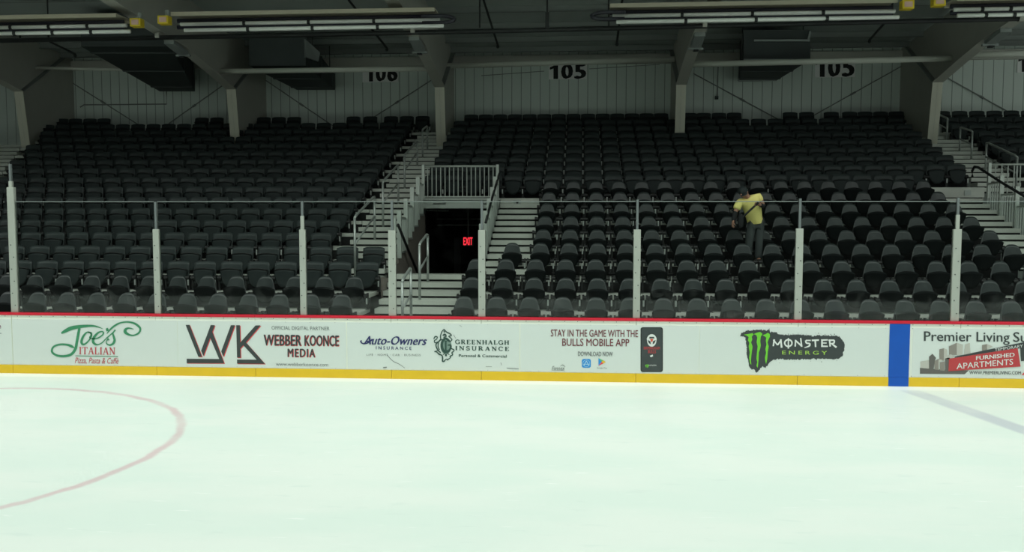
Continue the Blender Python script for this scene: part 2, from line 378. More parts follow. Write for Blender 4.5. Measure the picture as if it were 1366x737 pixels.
# black sprinkler main and hangers ---------------------------------
t = thing('sprinkler_pipe', 'long black pipe running across below the roof', 'pipe', at(684, 41, 7.3)); L = tuple(-c for c in t.location)
obj('main', tube(nb(), [at(-60, 55.5, 7.3), at(684, 41, 7.3), at(1420, 23.5, 7.3)], 0.055, 12), M_PIPE, t, True, L)
for px in (211, 551, 940, 1362):
    a = at(px, 0, 7.3); z = at(px, 52-px*0.0205, 7.3)
    obj('clamp', tube(nb(), [z-Vector((0.05, 0, 0)), z+Vector((0.05, 0, 0))], 0.085, 10), M_STEEL, t, loc=L)
for k, (px, y0, y1) in enumerate(((640, -12, 37), (730, -12, 40), (812, -12, 36), (25, 30, 53))):
    tag(obj('hanger_rod', tube(nb(), [at(px, y0, 7.3), at(px+(0 if k < 3 else 2), y1, 7.3)], 0.022, 6), M_PIPE),
        ('thin black hanger rod right of the left heater end', 'black hanger rod with clamp above the middle 105 sign', 'black hanger rod at the right heater end', 'short dark hanger rod at the left edge')[k], 'hanger rod', 'pipe hanger rods')
c = at(730, 27, 7.25); tag(obj('pipe_clamp', bx(c.x-0.045, c.x+0.045, c.y-0.03, c.y+0.03, c.z-0.2, c.z+0.18), M_PIPE), 'black hanger bracket on the pipe above the middle 105 sign', 'bracket')
for lab, p, q in (('dark branch pipe dropping right of the left heater', (645, 0), (664, 60)), ('dark branch pipe above the left heater', (465, 0), (516, 64)),
                  ('dark branch pipe dropping left of the fourth frame', (830, 0), (823, 57)), ('dark branch pipe beside the right burner', (1190, 20), (1160, 53)),
                  ('dark branch pipe at far left below the roof', (65, 55), (100, 72))):
    o = tag(obj('branch_pipe', tube(nb(), [Vector((at(*p, 8.4).x, at(*p, 8.4).y, RZ(at(*p, 8.4).y)-0.012)), at(*p, 8.4), at(*q, 10.2)], 0.03, 8), M_PIPE), lab, 'pipe', 'branch pipes')
    e = at(*q, 10.2); obj('sprinkler_head', tube(nb(), [e, e-Vector((0, 0, 0.05)), e-Vector((0, 0, 0.09))], [0.03, 0.045, 0.02], 8), M_PIPE, o)

# radiant tube heaters ---------------------------------------------
HY = 5.4
def heater(lab, xl, xr, ytl, uend, burner):
    sl = -0.0172; yt = lambda px: ytl+(px-xl)*sl
    t = thing('tube_heater', lab, 'heater', at((xl+xr)/2, yt((xl+xr)/2), HY), 'radiant heaters over the seats'); L = tuple(-c for c in t.location)
    a, b = at(xl, yt(xl), HY+0.25), at(xr, yt(xr), HY+0.25); h = Vector((0, 0, 0.10))
    bm = nb(); prism = [(-0.34, -0.045), (-0.32, -0.045), (-0.30, 0.02), (0.30, 0.02), (0.32, -0.045), (0.34, -0.045), (0.34, 0.04), (-0.34, 0.04)]
    A = [bm.verts.new(a+Vector((0, y, z))) for y, z in prism]; B = [bm.verts.new(b+Vector((0, y, z))) for y, z in prism]
    for k in range(8): bm.faces.new((A[k], A[(k+1) % 8], B[(k+1) % 8], B[k]))
    bm.faces.new(A[::-1]); bm.faces.new(B); bmesh.ops.recalc_face_normals(bm, faces=bm.faces)
    obj('reflector', bm, M_TAN, t, loc=L)
    for dy, dpx, dd in ((9.5, 4, 0.14), (17.5, 9, -0.14)):
        p, q = at(xl+dpx, yt(xl)+dy, HY+dd), at(xr+dpx, yt(xr)+dy, HY+dd)
        obj('tube', tube(nb(), [p, q], 0.042, 10), M_TUBE, t, True, L)
        n = 4
        for k in range(1, n):
            c = p.lerp(q, k/n); obj('tube_clamp', tube(nb(), [c-Vector((0.03, 0, 0)), c+Vector((0.03, 0, 0))], 0.060, 10), M_PIPE, t, loc=L)
    # dark rear tubes
    for dy in (5, 13.5):
        p, q = at(xl, yt(xl)+dy, HY+0.3), at(xr, yt(xr)+dy, HY+0.3)
        obj('rear_tube', tube(nb(), [p, q], 0.05, 8), mat('dark_tube', (0.03, 0.03, 0.045), 0.4), t, True, L)
    for e, px in ((1, xr), (-1, xl)):
        if uend != e: continue
        p, q = at(px, yt(px)+4, HY+0.04), at(px+2*e, yt(px)+13.5, HY-0.04)
        pts = []
        for k in range(13):
            an = PI*k/12; c = (p+q)/2; s = (p-q)/2
            pts.append(c+s*math.cos(an)+Vector((e*0.36*math.sin(an), 0, 0)))
        P0, P1 = p+Vector((-e*0.35, 0, 0)), q+Vector((-e*0.35, 0, 0))
        obj('u_bend', tube(nb(), [P0]+pts+[P1], 0.042, 10), mat('dark_bend', (0.035, 0.035, 0.045), 0.4), t, True, L)
    for px, py in burner:
        c = at(px, py, HY-0.25); o = obj('burner_box', box(nb(), c.x-0.12, c.x+0.12, c.y, c.y+0.2, c.z-0.09, c.z+0.09, 0.01), M_YEL, t, loc=L)
        obj('burner_label', bx(c.x-0.08, c.x+0.08, c.y-0.006, c.y-0.001, c.z-0.055, c.z+0.055), M_PINK, o)
        obj('blower', tube(nb(), [c+Vector((0.02, 0.2, 0.05)), c+Vector((0.02, 0.2, 0.24))], 0.05, 10), M_DUCTEND, o)
    return t
heater('radiant tube heater at far left with yellow burner box', -40, 165, 28, 0, [(180, 29.5)])
heater('radiant tube heater left of centre with dark curved end', 237, 583, 23, 1, [(217, 26)])
heater('radiant tube heater right of centre with dark curved end', 813, 1190, 12, -1, [(1212, 5.5)])
heater('radiant tube heater at the right edge with yellow burner box', 1268, 1420, 3.5, 0, [(1254, 1.5)])
for lab, px, py, Xf in (('small grey light bracket under the left rafter', 245, 66, -8.8), ('small grey light bracket under the centre-left rafter', 558, 58, -2.57),
                        ('small grey light bracket under the centre-right rafter', 932, 55, 4.38), ('small grey light bracket under the right rafter', 1318, 45, 11.46)):
    y = {0: 9.0}.get(0, 9.0); z = 6.93; t = thing('flood_light', lab, 'light fitting', (Xf, 8.6, z), 'brackets under the rafters')
    obj('housing', box(nb(), -0.13, 0.13, -0.5, 0.35, -0.07, 0.03, 0.01), M_DUCTEND, t).rotation_euler = (math.radians(-10), 0, 0)
    obj('bracket', bx(-0.19, 0.19, 0.28, 0.36, -0.16, -0.11), M_DUCTEND, t)
    obj('lens', bx(-0.06, 0.06, 0.2, 0.34, -0.2, -0.165), M_PIPE, t)

# lettering helpers --------------------------------------------------
def text_mesh(s, bold=0.0, shear=0.0, space=1.0):
    c = bpy.data.curves.new('t', 'FONT'); c.body = s; c.shear = shear; c.space_character = space; c.resolution_u = 3
    o = bpy.data.objects.new('t', c); COL.objects.link(o); bpy.context.view_layer.update()
    dg = bpy.context.evaluated_depsgraph_get(); me = bpy.data.meshes.new_from_object(o.evaluated_get(dg))
    bpy.data.objects.remove(o); bpy.data.curves.remove(c); me.materials.clear()
    if bold:
        bm = nb()
        for k in (-1, 0, 1):
            n0 = len(bm.verts); bm.from_mesh(me); bm.verts.ensure_lookup_table()
            bmesh.ops.translate(bm, vec=(k*bold, 0.35*k*bold, (k+1)*0.00025), verts=bm.verts[n0:])
        bm.to_mesh(me); bm.free()
    return me
def print_mesh(name, me, m, parent, x0, x1, y0, y1, rise, layer, Y=0.0, label=None, top_rise=None):
    xs = [v.co.x for v in me.vertices]; ys = [v.co.y for v in me.vertices]
    ax, bx_, ay, by = min(xs), max(xs), min(ys), max(ys)
    yy = Y-0.0015-0.0015*layer
    for v in me.vertices:
        u = (v.co.x-ax)/(bx_-ax); t = (v.co.y-ay)/(by-ay)
        v.co = at(x0+u*(x1-x0), y1+(y0-y1)*t+rise*u, yy-v.co.z)
    me.name = name; me.materials.append(m)
    o = bpy.data.objects.new(name, me); link(o, parent)
    o.location = -parent.location if parent else (0, 0, 0)
    if label: o['label'] = label
    return o
SLOPE = 0.0145
def txt(parent, s, x0, x1, y0, y1, m, bold=0.0, shear=0.0, rise=None, layer=2, space=1.0, name='lettering', label=None, Y=0.0):
    return print_mesh(name, text_mesh(s, bold, shear, space), m, parent, x0, x1, y0, y1, SLOPE*(x1-x0) if rise is None else rise, layer, Y, label)
def poly(parent, name, polys, m, layer=1, label=None, Y=0.0):
    bm = nb(); yy = Y-0.0015-0.0015*layer
    for pts in polys:
        f = bm.faces.new([bm.verts.new(at(px, py, yy)) for px, py in pts])
        f.normal_update()
        if f.normal.y > 0: f.normal_flip()
    bmesh.ops.triangulate(bm, faces=bm.faces)
    o = obj(name, bm, m, parent); o.location = -parent.location
    if label: o['label'] = label
    return o
def smooth_path(pts, n=8):
    P = [Vector(p+((1,) if len(p) == 2 else ())) for p in pts]; out = []
    for i in range(len(P)-1):
        a, b, c, d = P[max(i-1, 0)], P[i], P[i+1], P[min(i+2, len(P)-1)]
        for k in range(n):
            t = k/n; out.append(0.5*((2*b)+(c-a)*t+(2*a-5*b+4*c-d)*t*t+(3*b-a-3*c+d)*t*t*t))
    out.append(P[-1]); return out
def ribbon(parent, name, strokes, m, layer=2, wd=1.0, label=None, Y=0.0, n=8):   # strokes: pixel paths (x, y, width)
    bm = nb(); yy = Y-0.0015-0.0015*layer
    for j, pts in enumerate(strokes):
        P = smooth_path(pts, n); L_, R_ = [], []
        for i, p in enumerate(P):
            d = (P[min(i+1, len(P)-1)]-P[max(i-1, 0)]); d = Vector((d.x, d.y)); d = d.normalized() if d.length else Vector((1, 0))
            nn = Vector((-d.y, d.x))*p.z*wd/2; q = yy-0.0002*(j % 4)
            L_.append(bm.verts.new(at(p.x+nn.x, p.y+nn.y, q))); R_.append(bm.verts.new(at(p.x-nn.x, p.y-nn.y, q)))
        for i in range(len(P)-1): bm.faces.new((L_[i], L_[i+1], R_[i+1], R_[i]))
    o = obj(name, bm, m, parent); o.location = -parent.location
    if label: o['label'] = label
    return o
# serif capitals drawn as strokes in a unit cell: (advance, [(kind, points)])
def arc(cx, cy, rx, ry, a0, a1, n=12): return [(cx+rx*math.cos(math.radians(a0+(a1-a0)*k/n)), cy+ry*math.sin(math.radians(a0+(a1-a0)*k/n))) for k in range(n+1)]
T_, S_ = 0.16, 0.07
SERIF = {
 'I': (0.40, [([(0.2, 0), (0.2, 1)], T_), ([(0.05, 0), (0.35, 0)], S_), ([(0.05, 1), (0.35, 1)], S_)]),
 'T': (0.78, [([(0.39, 0), (0.39, 1)], T_), ([(0.24, 0), (0.54, 0)], S_), ([(0.03, 1), (0.75, 1)], S_), ([(0.05, 0.78), (0.05, 1)], S_), ([(0.73, 0.78), (0.73, 1)], S_)]),
 'L': (0.66, [([(0.17, 0), (0.17, 1)], T_), ([(0.02, 1), (0.32, 1)], S_), ([(0.02, 0), (0.62, 0)], S_), ([(0.62, 0), (0.62, 0.28)], S_)]),
 'A': (0.84, [([(0.12, 0), (0.40, 1)], S_), ([(0.42, 1), (0.70, 0)], T_), ([(0.22, 0.34), (0.60, 0.34)], S_), ([(0.0, 0), (0.24, 0)], S_), ([(0.56, 0), (0.84, 0)], S_)]),
 'N': (0.86, [([(0.15, 0), (0.15, 1)], S_), ([(0.15, 1), (0.72, 0)], T_), ([(0.72, 0), (0.72, 1)], S_), ([(0.02, 0), (0.28, 0)], S_), ([(0.0, 1), (0.2, 1)], S_), ([(0.58, 1), (0.86, 1)], S_)]),
 'H': (0.86, [([(0.17, 0), (0.17, 1)], T_), ([(0.69, 0), (0.69, 1)], T_), ([(0.17, 0.5), (0.69, 0.5)], S_)]+[([(a, b), (a+0.3, b)], S_) for a in (0.02, 0.54) for b in (0, 1)]),
 'E': (0.70, [([(0.17, 0), (0.17, 1)], T_), ([(0.02, 0), (0.64, 0)], S_), ([(0.02, 1), (0.62, 1)], S_), ([(0.17, 0.5), (0.46, 0.5)], S_), ([(0.64, 0), (0.64, 0.26)], S_), ([(0.62, 0.76), (0.62, 1)], S_), ([(0.46, 0.38), (0.46, 0.62)], S_)]),
 'R': (0.82, [([(0.17, 0), (0.17, 1)], T_), ([(0.02, 0), (0.32, 0)], S_), ([(0.02, 1), (0.4, 1)]+arc(0.4, 0.76, 0.2, 0.24, 90, -90)+[(0.17, 0.52)], 0.10), ([(0.38, 0.52), (0.68, 0)], T_), ([(0.6, 0), (0.82, 0)], S_)]),
 'G': (0.88, [(arc(0.44, 0.5, 0.36, 0.5, 50, 325), 0.13), ([(0.74, 0.0), (0.74, 0.42)], T_), ([(0.55, 0.42), (0.86, 0.42)], S_), ([(0.72, 0.70), (0.72, 1)], S_)]),
 'C': (0.80, [(arc(0.44, 0.5, 0.36, 0.5, 50, 315), 0.13), ([(0.72, 0.70), (0.72, 1)], S_)]),
 'S': (0.66, [(arc(0.34, 0.75, 0.23, 0.25, 30, 270)+arc(0.34, 0.25, 0.25, 0.25, 90, -150), 0.12), ([(0.56, 0.74), (0.56, 1)], S_), ([(0.08, 0), (0.08, 0.26)], S_)]),
 'U': (0.86, [([(0.17, 1), (0.17, 0.35)]+arc(0.43, 0.32, 0.26, 0.32, 180, 360)+[(0.69, 1)], 0.12), ([(0.02, 1), (0.32, 1)], S_), ([(0.55, 1), (0.84, 1)], S_)]),
}
def serif(parent, s, x0, x1, y0, y1, m, gap=0.14, heavy=1.0, label=None, layer=2):
    me_b = nb(); x = 0
    for ch in s:
        adv, st = SERIF[ch]
        for pts, wd in st:
            wd *= heavy; P = [Vector(p) for p in pts]
            L_, R_ = [], []
            for i, p in enumerate(P):
                d = (P[min(i+1, len(P)-1)]-P[max(i-1, 0)]).normalized(); nn = Vector((-d.y, d.x))*wd/2
                L_.append(me_b.verts.new((x+p.x+nn.x, p.y+nn.y, 0))); R_.append(me_b.verts.new((x+p.x-nn.x, p.y-nn.y, 0)))
            for i in range(len(P)-1): me_b.faces.new((L_[i], L_[i+1], R_[i+1], R_[i]))
        x += adv+gap
    me = bpy.data.meshes.new('s'); me_b.to_mesh(me); me_b.free()
    return print_mesh('lettering', me, m, parent, x0, x1, y0, y1, SLOPE*(x1-x0), layer, 0.0, label)

# ------------------------------------------------------------------ dasher boards
H1 = 1.041
seam_px = (16.5, 208.5, 340.5, 522, 642, 848.5, 1064.5, 1281)
SX = [-10.4]+[at(p, 460, 0).x for p in seam_px]+[10.2]
blab = ('white rink board at the left edge of the photo', 'white rink board below the left glass pane, green script sign on it', 'narrow white rink board under the large WK sign', 'white rink board between the WK sign and the entrance stairs',
        'white rink board in front of the entrance stairs', 'white rink board under the phone app sign, right of entrance', 'white rink board around the black phone picture and claw sign', 'white rink board with the blue stripe', 'white rink board at the right edge of the photo')
for i in range(len(SX)-1):
    a, b = SX[i]+0.003, SX[i+1]-0.003
    t = thing('dasher_board', blab[i], 'rink board', ((a+b)/2, 0.05, ICE), 'rink boards'); L = tuple(-c for c in t.location)
    obj('panel', bx(a, b, 0.004, 0.095, ICE+0.001, 1.0), M_WHITEB, t, loc=L)
    obj('cap_rail', box(nb(), a-0.002, b+0.002, -0.012, 0.125, 1.0, H1, 0.008), M_RED, t, loc=L)
    if i == 7:
        s0, s1 = at(1186, 470, 0).x, at(1213, 470, 0).x
        bm = nb(); box(bm, a, s0, -0.008, 0.004, ICE+0.001, 0.170); box(bm, s1, b, -0.008, 0.004, ICE+0.001, 0.170); obj('kick_plate', bm, M_KICK, t, loc=L)
        bm = nb(); box(bm, s0, s1, -0.006, 0.004, 0.172, 1.0); box(bm, s0, s1, -0.009, 0.004, ICE+0.001, 0.170); obj('blue_stripe', bm, M_BLUE, t, loc=L)
    else:
        obj('kick_plate', bx(a, b, -0.008, 0.004, ICE+0.001, 0.170), M_KICK, t, loc=L)
    bm = nb(); n = max(3, int((b-a)/0.2))
    for k in range(n):
        x = a+(k+0.5)*(b-a)/n
        for z in (0.985, 0.93, 0.19):
            if z < 0.95 and k % 2: continue
            bmesh.ops.create_cone(bm, cap_ends=True, segments=6, radius1=0.008, radius2=0.006, depth=0.006, matrix=Matrix.Translation((x, 0.003, z)) @ Matrix.Rotation(PI/2, 4, 'X'))
    obj('screws', bm, mat('screw_grey', (0.25, 0.26, 0.25), 0.5), t, loc=L)

G_GREEN = mat('print_green', (0.045, 0.26, 0.125), 0.5); G_RED = mat('print_red', (0.52, 0.06, 0.08), 0.5); G_CHAR = mat('print_charcoal', (0.045, 0.055, 0.055), 0.5)
G_PINKRED = mat('print_bright_red', (0.70, 0.08, 0.09), 0.5); G_NAVY = mat('print_navy', (0.025, 0.03, 0.13), 0.5); G_DKGREEN = mat('print_dark_green', (0.03, 0.075, 0.06), 0.5)
G_GREY = mat('print_grey', (0.17, 0.19, 0.19), 0.5); G_WINE = mat('print_wine', (0.17, 0.035, 0.045), 0.5); G_LIME = mat('print_lime', (0.17, 0.62, 0.04), 0.5); G_WHITE = mat('print_white', (0.75, 0.78, 0.75), 0.5)
G_PALEGREEN = mat('print_green_grey', (0.20, 0.29, 0.25), 0.5); G_BRICK = mat('print_brick_red', (0.50, 0.055, 0.06), 0.5)
def banner(lab, px0, px1):
    a, b = at(px0, 460, 0).x+0.004, at(px1, 460, 0).x-0.004
    t = thing('advertising_banner', lab, 'advertisement', ((a+b)/2, 0.0, 0.55), 'printed banners on the boards')
    obj('film', bx(a, b, 0.0, 0.0045, 0.178, 0.938), M_FILM, t, loc=tuple(-c for c in t.location)); return t
t = banner('grey-white board banner cut off at the left edge of the photo', -120, 16)
txt(t, 'e', -4.5, 1.5, 434, 438.5, G_WINE); txt(t, '_', -6, 2, 444.6, 445.3, G_GREY)
# script and serif sign
t = banner('board banner with green script restaurant sign', 17, 237)
z = lambda pts, s=9.757, ox=60, oy=425, k=9.757: [(ox+p[0]/s, oy+p[1]/s, (p[2]/k if len(p) > 2 else 1)) for p in pts]
ribbon(t, 'script_lettering', [z(p) for p in (
    [(212, 195, 20), (260, 168, 42), (340, 130, 50), (450, 108, 42), (600, 98, 28), (680, 110, 18), (752, 136, 4)],
    [(448, 128, 32), (430, 220, 34), (412, 320, 34), (395, 400, 36), (340, 470, 34), (250, 493, 30), (160, 485, 28), (100, 450, 26), (90, 410, 26), (120, 365, 24), (200, 340, 24), (290, 345, 26), (345, 365, 34), (380, 385, 10)],
    [(560, 185, 14), (600, 190, 18), (605, 230, 18), (570, 290, 18), (520, 335, 22), (485, 335, 28), (475, 300, 32), (495, 240, 28), (535, 190, 20), (575, 180, 14), (600, 215, 14), (580, 250, 12), (620, 265, 14), (680, 260, 16), (740, 225, 18), (762, 190, 18), (740, 172, 16), (690, 190, 24), (640, 245, 32), (625, 300, 34), (650, 335, 28), (690, 342, 16), (740, 320, 14), (800, 260, 14), (880, 190, 16), (915, 150, 18)],
    [(800, 130, 26), (812, 150, 34), (800, 168, 12)],
    [(805, 200, 8), (850, 145, 22), (910, 95, 24), (980, 60, 20), (1070, 48, 20), (1160, 65, 26), (1225, 110, 28), (1240, 150, 26), (1215, 195, 22), (1150, 222, 18), (1090, 212, 26), (1045, 180, 40), (1050, 145, 34), (1090, 128, 20), (1155, 140, 6)],
    [(915, 150, 20), (885, 195, 18), (895, 240, 26), (905, 290, 30), (880, 335, 28), (835, 348, 20), (800, 325, 14), (805, 290, 12), (830, 268, 36)])], G_GREEN, label='green flowing script lettering')
serif(t, 'ITALIAN', 105.6, 153.8, 463.2, 473.0, G_RED, gap=0.05, label='red serif capitals')
poly(t, 'rule', [[(100.5, 474.7), (157.5, 475.6), (157.5, 476.5), (100.5, 475.6)]], G_GREEN, 2)
txt(t, 'Pizza, Pasta & Caffè', 100, 158, 477.2, 486.2, G_RED, shear=0.25, rise=0.7, label='small red slanted lettering')
# WK sign
t = banner('board banner with large black angular letters edged in red', 237, 462)
zw = lambda pts: [(240+p[0]/10.525, 425+p[1]/10.525) for p in pts]
WKP = [[(80, 92), (135, 92), (310, 540), (258, 540)], [(432, 95), (490, 97), (455, 190), (622, 632), (95, 630), (95, 568), (552, 572), (425, 275), (330, 530), (298, 455)],
       [(715, 97), (772, 97), (610, 540), (580, 465)], [(790, 97), (842, 97), (848, 340), (1062, 100), (1132, 100), (928, 340), (1195, 640), (802, 636), (802, 580), (1078, 582), (890, 378), (848, 425), (852, 552), (802, 552)]]
poly(t, 'letter_edging', [[(x+1.0, y+0.75) for x, y in zw(p)] for p in WKP], G_PINKRED, 1, 'red edging of the large letters')
poly(t, 'monogram', [zw(p) for p in WKP], G_CHAR, 2, 'large black angular letters')
txt(t, 'OFFICIAL DIGITAL PARTNER', 362.3, 439.5, 435.2, 440.0, G_GREY, label='thin grey capitals')
for dx, dy, m, ly in ((0.7, 0.6, G_PINKRED, 1), (0, 0, G_CHAR, 2)):
    txt(t, 'WEBBER', 351.5+dx, 402.0+dx, 446.6+dy, 461.2+dy, m, 0.035, layer=ly, rise=0.6, space=1.04)
    txt(t, 'KOONCE', 406.0+dx, 452.0+dx, 447.3+dy, 461.8+dy, m, 0.035, layer=ly, rise=0.5, space=1.04)
    txt(t, 'MEDIA', 383.5+dx, 420.3+dx, 465.3+dy, 476.4+dy, m, 0.035, layer=ly, space=1.22, rise=0.5)
txt(t, 'www.webberkoonce.com', 368, 437.8, 483.8, 488.2, G_GREY)
# insurance sign
t = banner('scuffed board banner with navy and dark green insurance lettering', 463, 693)
txt(t, 'Auto-Owners', 484.5, 569.5, 448.4, 460.0, G_NAVY, 0.028, 0.34, rise=0.9, space=1.02, label='bold navy slanted lettering')
ribbon(t, 'swash', [[(497, 453, 2.2), (490, 458, 1.8), (484, 458.6, 1.6), (481.2, 456, 1.8), (482.5, 454.5, 1.4)]], G_NAVY, label='navy swash of the first letter')
txt(t, 'INSURANCE', 501.5, 549, 462.2, 466.5, G_NAVY, 0.015, space=1.55)
txt(t, 'LIFE · HOME · CAR · BUSINESS', 489, 561, 472.3, 475.0, G_GREY, 0.0, space=1.25, rise=0.5)
zg = lambda pts, k=10.5: [(570+p[0]/10.508, 430+p[1]/10.508, (p[2]/k if len(p) > 2 else 1.2)) for p in pts]
E_ = [[(235, 100, 12), (205, 135, 14), (185, 200, 16), (200, 250, 14), (240, 225, 12)], [(235, 100, 12), (270, 140, 16), (320, 165, 18), (335, 190, 14), (300, 200, 12), (330, 225, 14), (345, 250, 14), (310, 280, 14)],
      [(235, 120, 20), (240, 150, 12)], [(90, 240, 12), (110, 205, 18), (140, 210, 14), (130, 240, 12), (100, 260, 14), (110, 290, 12), (160, 275, 14)], [(195, 235, 22), (165, 270, 20), (125, 310, 18), (130, 360, 18), (160, 405, 16), (190, 430, 14)],
      [(160, 290, 12), (150, 340, 14), (170, 390, 12)], [(310, 270, 26), (255, 230, 30), (210, 280, 34), (205, 350, 38), (235, 410, 36), (285, 415, 32), (325, 370, 26), (325, 325, 26), (285, 325, 14)], [(258, 265, 24), (258, 395, 24)],
      [(235, 265, 10), (283, 265, 10)], [(235, 395, 10), (283, 395, 10)], [(330, 370, 14), (365, 385, 16), (375, 405, 12), (345, 430, 16), (355, 460, 14), (320, 480, 18), (325, 500, 12), (280, 530, 14)],
      [(100, 410, 20), (130, 420, 14), (165, 450, 20), (205, 470, 18), (215, 510, 20), (215, 550, 20), (245, 550, 14)], [(235, 550, 18), (265, 520, 12), (290, 535, 18)], [(262, 450, 30), (262, 480, 24)], [(215, 190, 14), (245, 175, 26), (265, 200, 14), (225, 215, 14)], [(220, 460, 10), (262, 430, 12), (310, 460, 10)], [(110, 410, 12), (165, 400, 10)]]
ribbon(t, 'emblem', [zg(p) for p in E_], G_DKGREEN, 2, label='ornate dark green monogram emblem')
poly(t, 'emblem_shading', [[(570+262/10.5+8.2*math.cos(a)*0.9, 430+335/10.5+11*math.sin(a)) for a in [k*PI/12 for k in range(24)]]], G_PALEGREEN, 1, 'pale green oval inside the emblem')
serif(t, 'GREENHALGH', 607, 679, 453.3, 459.5, G_DKGREEN, gap=0.16, heavy=1.35, label='dark green serif capitals')
serif(t, 'INSURANCE', 607.5, 679, 461.8, 467.8, G_DKGREEN, gap=0.26, heavy=1.35, label='dark green serif capitals')
txt(t, 'Personal & Commercial', 612, 676, 472.8, 476.6, G_DKGREEN, 0.025, space=1.05)
ribbon(t, 'scratches', [[(516.5, 474, 0.7), (524, 482, 0.7), (533, 486.5, 0.6), (540, 491.5, 0.5)], [(605, 447, 0.5), (608, 452, 0.5)], [(676, 491.5, 0.8), (692, 492.6, 0.8)], [(511, 490.8, 1.2), (516, 490.3, 1.0)], [(648, 489.5, 0.5), (656, 489.7, 0.5)], [(613, 434.5, 0.4), (616, 436, 0.4)], [(668, 484, 0.5), (669, 487.5, 0.5)]], G_GREY, 2, label='grey puck scratches')
# mobile app sign
t = banner('board banner with dark phone picture and wine red lettering', 694, 933)
txt(t, 'STAY IN THE GAME WITH THE', 734.8, 851.2, 439.8, 449.3, G_WINE, 0.012, rise=1.0, label='tall wine red capitals')
txt(t, 'BULLS MOBILE APP', 750, 839.5, 451.8, 461.8, G_WINE, 0.012, rise=0.8, label='tall wine red capitals')
txt(t, 'DOWNLOAD NOW', 771, 817.5, 469.3, 475.4, G_GREY, 0.02, rise=0.4)
def rrect(x0, x1, y0, y1, r, n=5):
    P = []
    for cx, cy, a0 in ((x1-r, y1-r, 0), (x0+r, y1-r, 90), (x0+r, y0+r, 180), (x1-r, y0+r, 270)):
        P += [(cx+r*math.cos(math.radians(a0+90*k/n)), cy+r*math.sin(math.radians(a0+90*k/n))) for k in range(n+1)]
    return P
ic = poly(t, 'app_icon', [rrect(776.2, 788.2, 479.2, 491, 2.6)], mat('icon_blue', (0.02, 0.28, 0.72), 0.4), 1, 'blue rounded app icon')
ribbon(t, 'icon_mark', [[(779, 488, 1), (782.2, 481.8, 1)], [(785.4, 488, 1), (782.2, 481.8, 1)], [(778.6, 486.3, 0.8), (785.8, 486.3, 0.8)], [(782.2+4.6*math.cos(k*PI/6), 485.1+4.4*math.sin(k*PI/6), 0.5) for k in range(13)]], mat('icon_pale', (0.40, 0.66, 0.85), 0.5), 2, label='pale mark in the blue icon')
for nm, P, c in (('blue', [(798.4, 478.2), (802.6, 483.0), (798.4, 488.4)], (0.08, 0.42, 0.72)), ('green', [(798.4, 478.2), (804.8, 481.2), (802.6, 483.0)], (0.10, 0.50, 0.16)), ('yellow', [(804.8, 481.2), (808.2, 483.2), (804.8, 485.4), (802.6, 483.0)], (0.80, 0.50, 0.04)), ('red', [(802.6, 483.0), (804.8, 485.4), (798.4, 488.4)], (0.70, 0.07, 0.08))):
    poly(t, 'triangle_icon', [P], mat('icon_'+nm, c, 0.5), 2, nm + ' part of the triangle icon')
txt(t, 'Google Play', 796.3, 809.8, 490.3, 492.6, G_GREY)
txt(t, 'Fannex', 736, 753.5, 488.8, 494.2, G_GREY, 0.0, 0.3, rise=0.1); ribbon(t, 'swash', [[(747.5, 489.2, 0.4), (750.5, 487.3, 0.9), (754, 489.8, 0.5)], [(736, 494.2, 0.4), (752, 494.6, 0.4)]], G_GREY, label='grey swash over the small lettering')
ph = poly(t, 'phone', [rrect(854.5, 884.3, 436.8, 496.8, 3.2)], mat('phone_edge', (0.03, 0.035, 0.035), 0.4), 1, 'dark phone outline')
poly(t, 'phone_screen', [rrect(856, 882.8, 438.2, 495.4, 2.4)], mat('phone_screen', (0.05, 0.062, 0.062), 0.35, noise=0.3, nscale=6), 2, 'dark grey phone screen')
cx, cy = 869.4, 454.5
poly(t, 'crest', [[(cx+6.8*math.cos(a)*(1 if math.sin(a) < 0 else 0.92), cy+8.4*math.sin(a)) for a in [k*PI/14 for k in range(28)]]], G_WHITE, 3, 'white shield shape on the phone')
poly(t, 'crest_mark', [[(cx-3, cy-4.8), (cx+3, cy-4.8), (cx+3.6, cy-2.6), (cx-3.6, cy-2.6)], [(cx-5.4, cy-0.6), (cx-1.6, cy+1.2), (cx-1.2, cy+5.2), (cx-3.8, cy+3.6)], [(cx+5.4, cy-0.6), (cx+1.6, cy+1.2), (cx+1.2, cy+5.2), (cx+3.8, cy+3.6)]], G_CHAR, 4, 'dark bars in the shield shape')
poly(t, 'crest_mark', [[(cx-2.2, cy-2), (cx+2.2, cy-2), (cx+0.8, cy+2), (cx-0.8, cy+2)]], mat('print_orange_red', (0.75, 0.10, 0.05), 0.5), 4, 'orange red wedge in the shield shape')
txt(t, 'BIRMINGHAM', 858.8, 880.3, 462.8, 466.6, G_BRICK, 0.02, layer=3, rise=0.1); txt(t, 'BULLS', 864.5, 875, 467.2, 471.6, G_BRICK, 0.02, layer=3, rise=0.1)
poly(t, 'puck_mark', [[(866.8, 475), (870.6, 473.4), (871.2, 475.6), (868.2, 477)]], G_WHITE, 3)
ribbon(t, 'claw_mark', [[(861.2, 487, 1.2), (862, 490.5, 0.6)], [(863, 486.6, 1.2), (863.4, 491, 0.6)], [(864.8, 486.8, 1.2), (864.8, 490.4, 0.6)]], G_LIME, 3, label='tiny lime claw marks')
txt(t, 'MONSTER', 865.6, 875.6, 486.9, 488.6, G_WHITE, layer=3)
